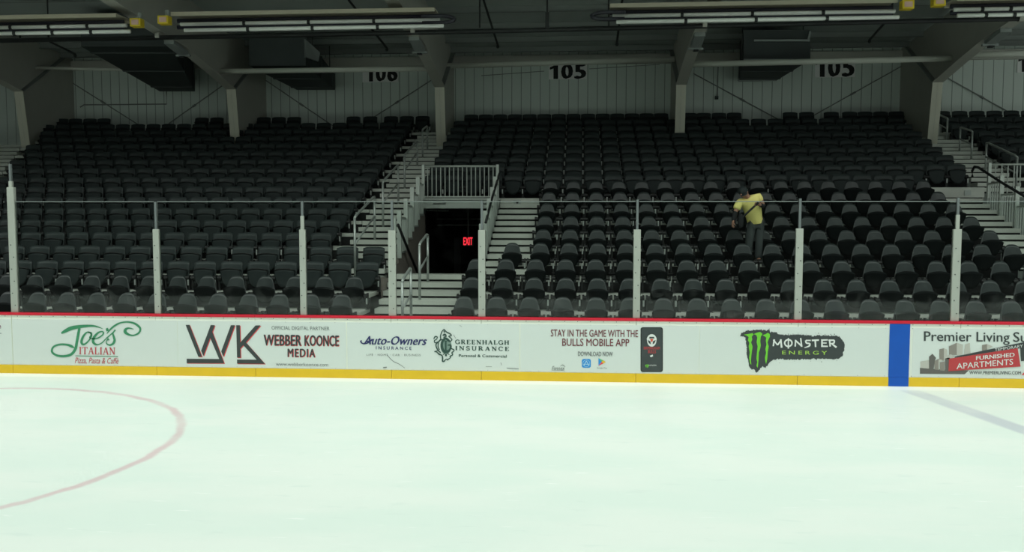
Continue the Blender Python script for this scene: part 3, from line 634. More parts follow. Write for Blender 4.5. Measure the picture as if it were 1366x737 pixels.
# claw sign
t = banner('board banner with black splash and lime green claw marks', 933, 1185.5)
zm = lambda pts: [(980+p[0]/8.5375, 432+p[1]/8.5375)+((p[2]/8.5375,) if len(p) > 2 else ()) for p in pts]
rg = random.Random(3)
def rough(pts, step=9, amp=9):
    out = []
    for a, b in zip(pts, pts[1:]+pts[:1]):
        n = max(1, int(math.hypot(b[0]-a[0], b[1]-a[1])/step))
        for k in range(n): out.append((a[0]+(b[0]-a[0])*k/n+rg.uniform(-amp, amp)*0.5, a[1]+(b[1]-a[1])*k/n+rg.uniform(-amp, amp)))
    return out
SPL = [(62, 145), (78, 110), (120, 88), (190, 72), (230, 78), (280, 62), (320, 74), (375, 78), (392, 62), (400, 92), (440, 105), (470, 90), (490, 118), (560, 132), (740, 128), (900, 140), (1050, 133), (1195, 148), (1235, 200), (1255, 240), (1250, 290), (1235, 330), (1230, 380), (1150, 408), (980, 400), (800, 405), (640, 412), (500, 402), (430, 418), (390, 455), (355, 505), (320, 492), (290, 515), (250, 560), (222, 520), (185, 520), (160, 470), (150, 400), (135, 340), (140, 280), (130, 215), (125, 165), (95, 150)]
poly(t, 'splash', [zm(rough(SPL))], G_CHAR, 1, 'ragged black splash')
SPK = []
for k in range(26):
    x = rg.uniform(430, 1240); y = rg.choice((rg.uniform(410, 450), rg.uniform(105, 130))); r = rg.uniform(1.5, 4.5)
    SPK.append(zm([(x-r, y), (x, y-r*2), (x+r, y), (x, y+r*2)]))
poly(t, 'spatter', SPK, G_CHAR, 1, 'black ink specks')
CL = [[(105, 126), (150, 120), (205, 108), (215, 125), (195, 150), (200, 180), (188, 215), (205, 265), (198, 310), (190, 370), (186, 420), (190, 470), (176, 455), (165, 390), (172, 330), (160, 260), (168, 220), (152, 190), (160, 155), (140, 138)],
      [(215, 122), (250, 105), (290, 95), (318, 118), (298, 150), (292, 200), (298, 250), (290, 290), (275, 330), (272, 420), (262, 505), (248, 480), (258, 440), (248, 400), (255, 320), (262, 260), (250, 210), (258, 160), (245, 130)],
      [(318, 132), (350, 122), (378, 105), (400, 120), (402, 150), (385, 185), (375, 215), (388, 260), (378, 320), (372, 400), (358, 462), (350, 430), (345, 390), (358, 330), (350, 290), (362, 240), (355, 195), (360, 160), (340, 145)]]
poly(t, 'claw_mark', [zm(p) for p in CL], G_LIME, 2, 'three lime green claw strokes')
W_ = 13
MON = [[(440, 258, W_), (452, 180, 16)], [(440, 185, 12), (490, 245, W_)], [(490, 245, W_), (532, 180, 12)], [(525, 180, 14), (535, 275, 18)],
       [(612, 165, 10), (612, 285, 14)], [(612+42*math.cos(k*PI/5), 222+38*math.sin(k*PI/5), 14) for k in range(11)],
       [(690, 262, 14), (694, 185, 12)], [(690, 190, 14), (765, 258, 15)], [(752, 165, 12), (764, 265, 14)],
       [(866, 192, 12), (810, 192, 12)], [(808, 192, 14), (815, 222, 14)], [(812, 222, 12), (855, 228, 16)], [(855, 225, 16), (850, 255, 15), (795, 275, 6)],
       [(878, 192, 16), (960, 188, 14)], [(918, 190, 16), (922, 268, 14)],
       [(985, 190, 16), (1062, 186, 12)], [(995, 190, 14), (995, 255, 16)], [(995, 222, 12), (1048, 222, 10)], [(985, 258, 16), (1062, 260, 12)],
       [(1082, 190, 14), (1088, 262, 14)], [(1070, 190, 14), (1135, 190, 14)], [(1135, 190, 14), (1130, 222, 14), (1090, 228, 10)], [(1100, 226, 12), (1160, 272, 18)]]
ribbon(t, 'lettering', [zm(s) for s in MON], G_WHITE, 3, wd=1.25, label='white spiky capitals', n=4)
txt(t, 'ENERGY', 1043.3, 1103.4, 468.2, 473.2, mat('print_pale_lime', (0.36, 0.60, 0.10), 0.5), 0.012, space=1.5, rise=0.4, layer=3, label='spaced lime capitals')
# apartment sign
t = banner('board banner with city picture and slanted red apartment panel', 1217, 1500)
zp = lambda pts: [(1215+p[0]/9.046, 432+p[1]/9.046) for p in pts]
txt(t, 'Premier Living', 1232.5, 1347, 442.4, 459.5, G_CHAR, 0.012, rise=1.2, label='large black lettering')
txt(t, 'Suites', 1351.5, 1400, 443.4, 456.6, G_CHAR, 0.012, rise=0.5, label='large black lettering cut by the photo edge')
G_B1 = mat('print_sepia_dark', (0.13, 0.125, 0.115), 0.5); G_B2 = mat('print_sepia_mid', (0.27, 0.25, 0.22), 0.5); G_B3 = mat('print_sepia_pale', (0.50, 0.50, 0.45), 0.5)
poly(t, 'picture_ground', [zp([(110, 535), (240, 545), (460, 560), (700, 565), (650, 612), (110, 606)])], G_B1, 1, 'dark street of the city picture')
poly(t, 'picture_haze', [zp([(115, 460), (220, 440), (220, 545), (115, 535)])], G_B3, 1)
for P in [zp([(460, 275), (555, 232), (555, 380), (460, 380)]), zp([(345, 310), (400, 298), (400, 450), (345, 440)]), zp([(860, 260), (920, 248), (920, 315), (860, 330)]), zp([(285, 450), (335, 425), (335, 560), (285, 555)]), zp([(350, 470), (410, 455), (410, 572), (350, 565)])]: poly(t, 'picture_tower', [P], G_B2, 2, 'brown tower of the city picture')
for P in [zp([(555, 232), (630, 255), (625, 375), (555, 385)]), zp([(655, 250), (712, 235), (720, 360), (640, 380)]), zp([(400, 298), (440, 315), (440, 400), (400, 450)]), zp([(920, 248), (990, 275), (960, 290), (920, 315)]), zp([(335, 425), (380, 440), (345, 470), (340, 560), (335, 560)]), zp([(435, 390), (480, 370), (530, 395), (480, 430), (435, 430)])]: poly(t, 'picture_tower', [P], G_B3, 2, 'pale tower of the city picture')
for P in [zp([(220, 400), (262, 365), (265, 555), (220, 548)]), zp([(262, 365), (305, 415), (290, 450), (275, 555), (265, 555)]), zp([(415, 420), (470, 410), (460, 575), (415, 572)])]: poly(t, 'picture_tower', [P], G_B1, 2, 'dark tower of the city picture')
poly(t, 'black_band', [zp([(530, 400), (1366, 224), (1450, 206), (1450, 440), (1330, 455), (1320, 300), (1200, 310), (530, 412)])], G_CHAR, 3, 'slanted black band')
poly(t, 'red_panel', [zp([(460, 425), (1290, 297), (1325, 520), (455, 575)])], G_BRICK, 4, 'slanted brick red panel')
txt(t, 'TEMPORARY', 1327, 1364.5, 465.2, 469.0, G_WHITE, 0.0, rise=-5.4, layer=5)
txt(t, 'FURNISHED', 1302, 1353.5, 475.4, 480.9, G_WHITE, 0.022, rise=-4.6, layer=5, label='white capitals on red')
txt(t, 'APARTMENTS', 1276, 1351.5, 485.2, 493.0, G_WHITE, 0.006, rise=-6.2, layer=5, label='white capitals on red')
txt(t, 'WWW.PREMIERLIVING.COM', 1293, 1362, 495.2, 499.6, G_CHAR, 0.01, rise=0.6, layer=4)
poly(t, 'red_corner', [zp([(1335, 620), (1400, 560), (1400, 622)])], G_PINKRED, 3)

# ------------------------------------------------------------------ glass and posts
GZ = 2.868
posts = [(21, 416.5, 250, 219, 0.12), (211.5, 419, 306, 269.5, 0.1), (405.5, 421, 306.5, 268.5, 0.1), (524, 421.8, 307.5, 268, 0.12), (643, 423, 307, 267.6, 0.11), (848.8, 425, 306.5, 266.5, 0.11), (1063.8, 426.2, 305, 265, 0.11), (1272.5, 427.3, 306, 264, 0.12)]
plab = ('leftmost pale glass post, tallest of the row', 'pale glass post second from the left, before the left seats', 'pale glass post third from the left, before the left seats', 'pale glass post left of the entrance stairs', 'pale glass post right of the entrance stairs',
        'pale glass post above the phone picture', 'pale glass post above the claw sign', 'pale glass post right of the blue stripe')
PX = []
for i, (px, pyb, pyk, pyt, wd) in enumerate(posts):
    b = at(px, pyb, 0.085); x = b.x; PX.append(x); zk = at_x(px, pyk, x).z; zk = at(px-(px-683)*0.012, pyk, 0.085).z; zt = at(px, pyt, 0.085).z
    t = thing('glass_post', plab[i], 'post', (x, 0.085, H1), 'supports of the rink glass')
    obj('channel', box(nb(), -wd/2, wd/2, -0.035, 0.035, 0, zk-H1, 0.006), M_POST, t)
    obj('upper_bar', bx(-0.018, 0.018, -0.02, 0.02, zk-H1, zt-H1), M_POSTEND, t)
    if i in (0, 2, 7): obj('sleeve', box(nb(), -0.028, 0.028, -0.026, 0.026, zk-H1, zk-H1+(0.10 if i == 0 else 0.22), 0.004), M_POST, t)
    bm = nb()
    for k in range(6):
        bmesh.ops.create_cone(bm, cap_ends=True, segments=8, radius1=0.01, radius2=0.008, depth=0.008, matrix=Matrix.Translation((0.02*(-1)**k, -0.037, 0.12+k*0.2)) @ Matrix.Rotation(PI/2, 4, 'X'))
    obj('bolts', bm, M_DUCT, t)
EX = [-10.4]+PX+[10.2]
glab = ('clear rink glass pane left of the leftmost post', 'clear rink glass pane between the first and second posts from left', 'clear rink glass pane between the second and third posts from left', 'narrow clear glass pane left of the entrance stairs', 'narrow clear glass pane in front of the entrance stairs',
        'clear rink glass pane right of the entrance stairs', 'clear rink glass pane in front of the person', 'clear rink glass pane left of the post by the blue stripe', 'clear rink glass pane at the right edge of the photo')
for i in range(1, len(EX)):
    if i == 1: continue
    a, b = EX[i-1]+0.03, EX[i]-0.03
    t = thing('rink_glass', glab[i-1], 'rink glass', ((a+b)/2, 0.085, H1), 'rink glass panes')
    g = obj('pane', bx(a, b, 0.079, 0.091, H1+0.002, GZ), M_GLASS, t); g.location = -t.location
    e = obj('top_edge', bx(a, b, 0.078, 0.092, GZ, GZ+0.013), mat('polished_glass_edge', (0.20, 0.23, 0.22), 0.3), t); e.location = -t.location

# ------------------------------------------------------------------ grandstand
T, RISE, Z1 = 0.74, 0.268, 0.64
Yr = lambda k: 1.6+(k-1)*T
Yf = lambda k: Yr(k)-0.60
Zt = lambda k: Z1+(k-1)*RISE
def stand(lab, rows):
    t = thing('grandstand', lab, 'grandstand', (0, 0, 0), 'seating stands')
    for k, a, b in rows:
        obj('row_deck', box(nb(), a, b, Yf(k), Yf(k)+T+0.02, Zt(k)-0.075, Zt(k), 0.006), M_ALU, t)
        obj('riser_panel', bx(a, b, Yf(k)+0.03, Yf(k)+0.05, Zt(k)-RISE-0.002, Zt(k)-0.077), M_RISER, t)
    k0, a, b = rows[0]; 
    obj('front_skirt', bx(a, b, Yf(k0)+0.02, Yf(k0)+0.03, 0.02, Zt(k0)-0.077), M_RISER, t)
    return t
ledge = lambda k: -13.9-0.30*(k-11)
R = [(k, -13.6, -2.40) for k in range(1, 5)]+[(k, -15.5, -3.45) for k in range(5, 11)]+[(k, ledge(k), -3.45) for k in range(11, 18)]+[(18, -16.2, -2.25)]
stand('dark terraced stand left of the entrance, full of seats', R)
R = [(k, -0.72, 12.5) for k in range(1, 4)]+[(4, -0.40, 10.1)]+[(k, 0.58, 10.02) for k in range(5, 10)]+[(10, -2.2, 9.95)]+[(11, -2.2, 11.2)]+[(k, -2.2, 11.15) for k in range(12, 18)]+[(18, -2.2, 11.3)]
stand('terraced stand right of the entrance with the person in it', R)
R = [(k, 12.25+0.05*(k-11), 17.5) for k in range(11, 19)]
stand('terraced stand beyond the right-hand stair at the photo edge', R)
# aisle stairs
def stairs(lab, steps, x0f, x1f, n_from=None):
    t = thing('aisle_stairs', lab, 'stairs', ((x0f(steps[0])+x1f(steps[0]))/2, steps[0][0], steps[0][1]), 'stairs of the stand'); L = tuple(-c for c in t.location)
    for s in steps:
        y, z, dp, h = s; a, b = x0f(s), x1f(s)
        obj('step', box(nb(), a, b, y, y+dp+0.03, z-h*0.70, z, 0.005), M_ALU, t, loc=L)
        obj('riser_gap', bx(a, b, y+0.03, y+0.04, z-h-0.002, z-h*0.70-0.001), M_RISER, t, loc=L)
    return t
def half(k0, k1):             # two steps to every row
    S = []
    for k in range(k0, k1+1):
        S.append((Yf(k), Zt(k), T/2, RISE/2)); S.append((Yf(k)+T/2, Zt(k)+RISE/2, T/2, RISE/2))
    return S
S = half(5, 17); S.append((Yf(18), Zt(18)-0.005, T, RISE/2))
stairs('long pale stair climbing left of the railed entrance', [(Yf(4)+T/2, Zt(4)+RISE/2, T/2, RISE/2)]+S[:-1], lambda s: -3.44, lambda s: -2.365)
stairs('short pale stair right of the entrance ending below a seat row', half(4, 9)[1:], lambda s: -0.37, lambda s: 0.57)
stairs('pale lower stair by the right-hand fence', half(4, 10)[1:-1], lambda s: 10.12 if s[0] < Yf(5) else 10.04, lambda s: 10.90)
stairs('dark upper stair right of the right-hand column', half(11, 17), lambda s: 11.22, lambda s: 12.22+0.05*((s[0]-Yf(11))/T))
stairs('dim stair at the left edge of the photo', half(10, 16), lambda s: -18, lambda s: ledge((s[0]-Yf(11))/T+11)-0.02)
# entrance: wide steps from the rinkside up to the landing
VS = [(3.85-0.37*n, 1.45-0.135*n, 0.37, 0.135) for n in range(6, -1, -1)]
stairs('wide pale steps climbing to the dark entrance', VS, lambda s: -2.29, lambda s: -0.74 if s[0] < Yf(4) else -0.44)

# entrance tunnel
VX0, VX1 = -2.30, -0.43
bm = nb(); YZ = [(4.25, 0.0), (4.25, 1.3)]
yz = [(3.2, 0.4), (3.2, 1.44)]
for k in range(5, 10): yz += [(Yf(k), Zt(k-1)-0.08), (Yf(k), Zt(k)-0.10)]
yz += [(7.9, Zt(9)-0.10), (12.5, Zt(9)-0.10), (12.5, 0.1), (4.3, 0.1)]
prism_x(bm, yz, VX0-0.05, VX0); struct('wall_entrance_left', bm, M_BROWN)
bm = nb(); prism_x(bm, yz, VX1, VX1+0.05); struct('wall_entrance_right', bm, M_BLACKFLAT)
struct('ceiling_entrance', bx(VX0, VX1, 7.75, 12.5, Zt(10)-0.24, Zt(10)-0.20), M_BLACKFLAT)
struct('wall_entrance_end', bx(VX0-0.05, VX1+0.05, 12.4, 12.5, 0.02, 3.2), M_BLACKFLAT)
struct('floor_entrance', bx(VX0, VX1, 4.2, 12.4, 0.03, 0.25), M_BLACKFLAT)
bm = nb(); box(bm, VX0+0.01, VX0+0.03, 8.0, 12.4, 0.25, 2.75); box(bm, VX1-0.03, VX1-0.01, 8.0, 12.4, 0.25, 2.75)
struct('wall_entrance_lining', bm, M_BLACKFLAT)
t = thing('door_jamb', 'dark upright post inside the black entrance', 'door frame', (0, 0, 0))
a = at(610, 340, 11.5); obj('upright', bx(a.x-0.09, a.x+0.09, 11.45, 11.55, 0.25, 2.0), mat('jamb_dark', (0.05, 0.05, 0.055), 0.7), t)
for py in (292.5, 300.5):
    a, b = at(578, py, 9.6), at(640, py, 9.6)
    tag(obj('conduit', tube(nb(), [(VX0+0.04, 9.6, a.z), (VX1-0.04, 9.6, b.z)], 0.02, 6), M_PURLIN), ('upper' if py < 295 else 'lower')+' thin pipe crossing inside the dark entrance', 'conduit', 'pipes inside the entrance')
# lintel beam
t = thing('lintel', 'pale metal beam over the dark entrance, under the railing', 'beam', (VX0, 7.6, Zt(10)-0.2)); L = tuple(-c for c in t.location)
obj('beam', box(nb(), VX0-0.02, VX1+0.02, 7.58, 7.70, Zt(10)-0.24, Zt(10)-0.03, 0.01), M_FENCE, t, loc=L)
bm = nb()
for k in range(2): 
    x = VX0+0.28+k*1.2; tube(bm, [(x, 7.56, Zt(10)-0.10), (x+0.3, 7.56, Zt(10)-0.10)], 0.035, 8)
obj('latch', bm, M_RAIL, t, loc=L)
obj('ledge', bx(VX0-0.05, VX1+0.05, 7.52, 7.72, Zt(10)-0.03, Zt(10)+0.01), M_FENCE, t, loc=L)
# right block platform under the first upper row
t = thing('platform_front', 'pale metal platform front above the short stair', 'fascia', (0.1, Yf(10), Zt(10)-0.2)); L = tuple(-c for c in t.location)
obj('plate', box(nb(), -0.40, 0.60, Yf(10)-0.02, Yf(10)+0.02, Zt(10)-0.235, Zt(10)+0.01, 0.006), M_ALU, t, loc=L)
c = at(690, 270, 7.6); obj('bracket', box(nb(), c.x-0.09, c.x+0.09, Yf(10)-0.035, Yf(10)-0.02, Zt(10)-0.19, Zt(10)-0.03, 0.006), M_RAIL, t, loc=L)
obj('bolt', tube(nb(), [(c.x, Yf(10)-0.06, Zt(10)-0.09), (c.x, Yf(10)-0.03, Zt(10)-0.09)], 0.03, 8), M_STAND, t, loc=L)
t = thing('platform_front', 'pale metal platform front under two end seats at right', 'fascia', (10.6, Yf(11), Zt(11)-0.1)); L = tuple(-c for c in t.location)
obj('plate', box(nb(), 9.97, 11.22, Yf(11)-0.03, Yf(11)+0.02, Zt(11)-0.235, Zt(11)+0.01, 0.006), M_ALU, t, loc=L)
obj('bracket', bx(10.75, 10.9, Yf(11)-0.05, Yf(11)-0.03, Zt(11)-0.18, Zt(11)-0.06), M_RAIL, t, loc=L)

# exit sign
c = at(624.5, 322, 8.9)
t = thing('exit_sign', 'red lit EXIT sign hanging in the dark entrance', 'exit sign', (c.x, 8.9, c.z))
obj('box', box(nb(), -0.14, 0.14, -0.03, 0.03, -0.13, 0.12, 0.008), M_BLACK, t)
obj('stem', tube(nb(), [(0, 0, 0.12), (0, 0, Zt(10)-0.24-c.z)], 0.014, 8), M_RAIL, t)
me = text_mesh('EXIT', 0.03)
xs = [v.co.x for v in me.vertices]; ys = [v.co.y for v in me.vertices]
for v in me.vertices: v.co = Vector(((v.co.x-min(xs))/(max(xs)-min(xs))*0.24-0.12, -0.032, (v.co.y-min(ys))/(max(ys)-min(ys))*0.20-0.10))
me.materials.append(emit('exit_red', (1.0, 0.03, 0.05), 1.6)); o = bpy.data.objects.new('lettering', me); link(o, t)

# railings -----------------------------------------------------------
def front_fence(lab, x0, x1, y, zb, n):
    t = thing('guard_railing', lab, 'railing', ((x0+x1)/2, y, zb), 'railings around the entrances'); L = tuple(-c for c in t.location); zt = zb+0.78
    for x in (x0, x1): obj('post', box(nb(), x-0.035, x+0.035, y-0.035, y+0.035, zb, zt+0.03, 0.005), M_FENCE, t, loc=L)
    obj('top_rail', tube(nb(), [(x0, y, zt-0.01), (x1, y, zt-0.01)], 0.025), M_FENCE, t, True, L)
    obj('bottom_rail', bx(x0, x1, y-0.02, y+0.02, zb+0.02, zb+0.05), M_FENCE, t, loc=L)
    for k in range(n):
        x = x0+(k+1)*(x1-x0)/(n+1); obj('baluster', tube(nb(), [(x, y, zb+0.04), (x, y, zt-0.02)], 0.013, 6), M_FENCE, t, loc=L)
front_fence('pale balustrade above the dark entrance', VX0+0.03, -0.46, 7.60, Zt(10)+0.01, 16)
front_fence('pale balustrade at the right edge of the photo', 10.98, 13.6, 7.60, Zt(10)+0.01, 18)
def side_fence(lab, x, k0, k1, side):
    t = thing('side_railing', lab, 'railing', (x, Yf(k0), Zt(k0)), 'railings around the entrances'); L = tuple(-c for c in t.location)
    for k in range(k0, k1):
        y0, y1, z = Yf(k), Yf(k+1), Zt(k)
        obj('post', box(nb(), x-0.045, x+0.045, y0-0.03, y0+0.03, z-0.24, z+0.77, 0.005), M_FENCE, t, loc=L)
        obj('panel_frame', beam(beam(nb(), (x, y0+0.03, z+0.62), (x, y1-0.03, z+0.60), 0.035, 0.04), (x, y0+0.03, z-0.12), (x, y1-0.03, z-0.12), 0.035, 0.04), M_FENCE, t, loc=L)
        for j in range(6):
            y = y0+(j+0.7)*(y1-y0)/6.4; obj('baluster', tube(nb(), [(x, y, z-0.11), (x, y, z+0.61)], 0.015, 6), M_FENCE, t, loc=L)
side_fence('stepped railing down the left side of the entrance', VX0+0.02, 6, 10, 1)
side_fence('stepped railing down the right side of the entrance', -0.45, 5, 10, -1)
side_fence('stepped railing beside the lower right stair', 10.96, 5, 10, 1)
o = tag(obj('rail_post', box(nb(), -0.045, 0.045, -0.03, 0.03, 0, 1.15, 0.005), M_FENCE), 'single pale post left inside the entrance steps', 'post'); p = at(531.5, 362, 3.9); o.location = (-2.24, 3.95, 1.45)
def handrail(lab, pts, posts_, r=0.026, m=M_RAIL, mid=True):
    t = thing('handrail', lab, 'handrail', posts_[0][1], 'stair handrails') if posts_ else thing('handrail', lab, 'handrail', pts[0], 'stair handrails')
    L = tuple(-c for c in t.location)
    obj('top_bar', tube(nb(), pts, r, 10), m, t, True, L)
    for top, bot in posts_: obj('post', tube(nb(), [top, bot], r*0.95, 10), m, t, True, L)
    if mid and len(posts_) > 1:
        (a, b), (c, d) = posts_[0], posts_[1]; obj('mid_bar', tube(nb(), [a.lerp(b, 0.45), c.lerp(d, 0.45)], r*0.8, 8), m, t, True, L)
    return t
def stair_z(y):               # step height of an aisle stair at depth y
    k = int((y-Yf(1))//T)+1; return Zt(k)+(RISE/2 if y-Yf(k) > T/2 else 0)
def aisle_rail(lab, X, pxa, pxb, h):
    ya, yb = at_x(pxa[0], pxa[1], X).y, at_x(pxb[0], pxb[1], X).y
    ba, bb = Vector((X, ya, stair_z(ya))), Vector((X, yb, stair_z(yb)))
    ta, tb = Vector((X, ya, at_x(*pxa, X).z)), Vector((X, yb, at_x(*pxb, X).z))
    d = (tb-ta); handrail(lab, [ta-Vector((0, 0, 0.12))]+[ta+d*0.06]+[ta+d*0.94]+[tb-Vector((0, 0, 0.12))] if False else [ta, ta+d*0.08+Vector((0, 0, 0.02)), tb-d*0.08+Vector((0, 0, 0.02)), tb], [(ta, ba), (tb, bb)])
AX = -2.90
aisle_rail('lowest handrail on the long stair left of the entrance', AX, (473, 291), (499.5, 263), 0)
aisle_rail('second lowest handrail on the long left stair', AX, (510.6, 244), (531, 221), 0)
aisle_rail('third handrail up the long left stair', AX, (539.5, 208), (556.5, 189), 0)
aisle_rail('topmost handrail on the long left stair by the column', AX, (563.6, 174), (570, 169), 0)
aisle_rail('upper handrail on the right stair beside the column', 12.0, (1250, 153), (1264, 159), 0)
aisle_rail('middle handrail on the upper right stair', 11.9, (1281, 171), (1297, 176), 0)
aisle_rail('lower handrail on the upper right stair', 11.85, (1316, 191), (1357, 210), 0)
def entr_rail(lab, X, pa, pb):
    ta, tb = at_x(*pa, X), at_x(*pb, X)
    st = lambda y: max(0.5, 1.45-0.135*max(0, math.ceil((3.85-y)/0.37-0.001)))
    d = tb-ta; handrail(lab, [ta, ta+d*0.1+Vector((0, 0, 0.03)), tb-d*0.1+Vector((0, 0, 0.03)), tb], [(ta, Vector((X, ta.y, st(ta.y)))), (tb, Vector((X, tb.y, st(tb.y))))])
entr_rail('front handrail on the wide entrance steps', -1.50, (536.5, 377), (548, 359))
entr_rail('rear handrail on the wide entrance steps', -1.50, (559.5, 328), (570.5, 314))
# dark wall rails
P = [at_x(531, 300, -2.22), at_x(543, 330, -2.20), at_x(557, 364, -2.18)]
handrail('dark handrail sloping down inside the entrance on the left', P, [], 0.03, M_BLACK)
P = [at_x(648, 297, -0.40), at_x(656, 266, -0.40), at_x(666, 232, -0.40)]
handrail('dark handrail along the right side of the entrance', P, [], 0.028, M_BLACK)
P = [at_x(1297, 236, 10.88), at_x(1297, 228, 10.88), at_x(1300, 222.5, 10.88), at_x(1305, 223.5, 10.88), at_x(1335, 243, 10.88), at_x(1385, 273, 10.88)]
handrail('dark handrail sloping along the right-hand fence', P, [], 0.03, M_BLACK)

# ------------------------------------------------------------------ seats
def seat_parts(kind):
    out = []
    if kind == 'A':
        def back(u, v):
            h = 0.205 if v < 0.3 else 0.205-0.064*((v-0.3)/0.7)**1.2
            zt = 0.605-0.085*abs(u)**3.4; return (u*h, -0.10*(1-v)-0.04*u*u+0.01, 0.16+(zt-0.16)*v)
        def pan(u, v):
            h = 0.214-0.012*v-0.06*(1-v)**2; zb = 0.10+0.09*abs(u)**3; zt = 0.425-0.055*abs(u)**2.2
            return (u*h, -0.135-0.085*v+0.025*u*u, zb+(zt-zb)*v)
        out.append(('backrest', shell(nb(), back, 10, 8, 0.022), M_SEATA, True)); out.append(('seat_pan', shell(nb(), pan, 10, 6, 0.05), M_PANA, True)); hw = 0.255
    else:
        def back(u, v):
            h = 0.222-0.010*abs(v-0.6); zt = 0.570-0.030*abs(u)**4.0; return (u*h, -0.07*(1-v)-0.035*u*u+0.01, 0.14+(zt-0.14)*v)
        def pan(u, v):
            h = 0.205-0.055*(1-v)**2; zb = 0.075+0.11*abs(u)**2.6; zt = 0.435-0.035*abs(u)**2.2
            return (u*h, -0.175+0.03*v+0.03*u*u, zb+(zt-zb)*v)
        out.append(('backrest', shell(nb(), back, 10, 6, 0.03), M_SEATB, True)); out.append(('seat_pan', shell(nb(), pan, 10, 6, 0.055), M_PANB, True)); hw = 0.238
        out.append(('gap_shadow', tube(nb(), [(0.205*u, -0.150+0.03*u*u, 0.437-0.035*abs(u)**2.2) for u in (-1, -0.8, -0.5, -0.2, 0.2, 0.5, 0.8, 1)], 0.014, 6), M_STAND, True))  # black tube painting in the gap shadow between pan and backrest
    for s in (-1, 1):
        bm = nb(); x = s*hw
        box(bm, x-0.018, x+0.018, -0.10, -0.03, 0.0, 0.30, 0.005); box(bm, x-0.03, x+0.03, -0.14, 0.01, 0, 0.015)
        tube(bm, [(x-s*0.06, -0.11, 0.25), (x+s*0.018, -0.11, 0.25)], 0.04, 10)
        out.append(('stand', bm, M_STAND, False))
    out.append(('hinge_plate', box(nb(), hw-0.012, hw+0.018, -0.155, -0.142, 0.10, 0.21, 0.003), M_RAIL, False))
    return out
PROTO = {}
for kd in 'AB': PROTO[kd] = None
def lerp(a, b, t): return a+(b-a)*t
seats = []     # kind, x, y, z, block, row, index
def add_row(kind, k, xs, block, dz=0.0, rev=False):
    xs = sorted(xs, reverse=rev); n = 0
    for x in xs:
        p = (x, Yr(k), Zt(k)); px, py, d = pix((x, Yr(k), Zt(k)+0.5))
        n += 1
        if -22 < px < 1388: seats.append([kind, x, Yr(k), Zt(k)+dz, block, k, n, d])
def frange(x0, st, lo, hi):
    n0 = math.ceil((lo-x0)/st-1e-6); out = []
    while x0+n0*st <= hi+1e-6: out.append(x0+n0*st); n0 += 1
    return out
# left block, counted from its right-hand end
LEFT = {1: (-8.367, 0.5677, -2.6), 2: (-8.861, 0.5647, -2.55), 3: (-9.071, 0.5412, -2.5), 4: (-9.685, 0.5435, -2.5), 5: (-10.331, 0.5342, -3.8)}
for k in range(1, 18):
    if k in LEFT: x0, st, hi = LEFT[k]
    else: st = 0.534-0.0065*(k-5) if k <= 10 else 0.503-0.001*(k-10); x0, hi = -3.93+0.02*(k % 2), -3.6
    lo = ledge(k)+0.25 if k >= 11 else -16
    add_row('A' if k <= 2 else 'B', k, frange(x0, st, lo, hi), 'left', 0, True)
row18 = [83.5, 101.8, 121, 139.5, 270, 290, 352.7, 372.7, 393, 472, 494.5, 522, 543, 564]
add_row('B', 18, [at(p, 175, Yr(18)).x for p in row18], 'left', 0, True)
# right block, counted from its left-hand end
for k in range(1, 10):
    st = {1: 0.5814, 2: 0.5762, 3: 0.5716, 4: 0.5658}.get(k, 0.5582-0.0046*(k-5)); x0 = {1: 0.664, 2: 0.707, 3: 0.695, 4: 0.756, 5: 0.773}.get(k, 0.773+0.014*(k-5))
    lo = -0.55 if k <= 3 else (0.15 if k == 4 else 0.7); hi = 10.6 if k <= 3 else 9.95
    add_row('A', k, frange(x0, st, lo, hi), 'right', (-0.02, 0.0, 0.035, 0.055, 0.045, 0.05, 0.07, 0.07, 0.09)[k-1])
for k in range(10, 18):
    hi = 9.7 if k == 10 else (11.0 if k == 11 else 10.9)
    add_row('B', k, frange(0.366, 0.496, -2.13, hi), 'right', 0.03)
r18 = [628.8+19.45*i for i in range(14)]+[920, 938.4, 958.8, 979, 1053.5, 1075.4, 1108.4, 1132.8, 1153.3, 1174, 1195]
add_row('B', 18, [at(p, 165, Yr(18)).x for p in r18], 'right', 0.03)
for k in range(12, 19):
    add_row('B', k, frange(12.55+0.05*(k-11), 0.50, 12.3, 17), 'far right', 0.03)
nB = sorted([s for s in seats if s[0] == 'B'], key=lambda s: s[7]); keep = set(id(s) for s in nB[:300])
solid = {}
def place(s):
    kd, x, y, z, block, k, n, d = s
    fac = {'A': 'tapered', 'B': 'broad'}[kd]
    end = {'left': 'right', 'right': 'left', 'far right': 'left'}[block]; bl = {'left': 'left block', 'right': 'right block', 'far right': 'far right block'}[block]
    lab = '%s black seat with %s back from the %s end of row %s, %s' % (ordn(n), fac, end, ('number '+ORD[k]) if False else ORD[k], bl)
    lab = '%s black %s-backed seat from the %s end, %s row up, %s' % (ordn(n), fac, end, ORD[k], bl)
    if PROTO[kd] is None:
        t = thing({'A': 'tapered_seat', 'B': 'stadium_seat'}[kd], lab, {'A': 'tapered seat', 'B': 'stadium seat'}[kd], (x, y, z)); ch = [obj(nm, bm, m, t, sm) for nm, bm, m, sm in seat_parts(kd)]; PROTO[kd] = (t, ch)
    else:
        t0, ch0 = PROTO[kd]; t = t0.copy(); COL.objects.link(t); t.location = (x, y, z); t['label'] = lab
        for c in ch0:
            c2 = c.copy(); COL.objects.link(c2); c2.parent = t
    t['group'] = {'A': 'tapered-back seats of the lower rows', 'B': 'broad-back seats of the stand'}[kd]
for s in seats:
    if s[0] == 'A' or id(s) in keep: place(s)
rest = [s for s in seats if s[0] == 'B' and id(s) not in keep]
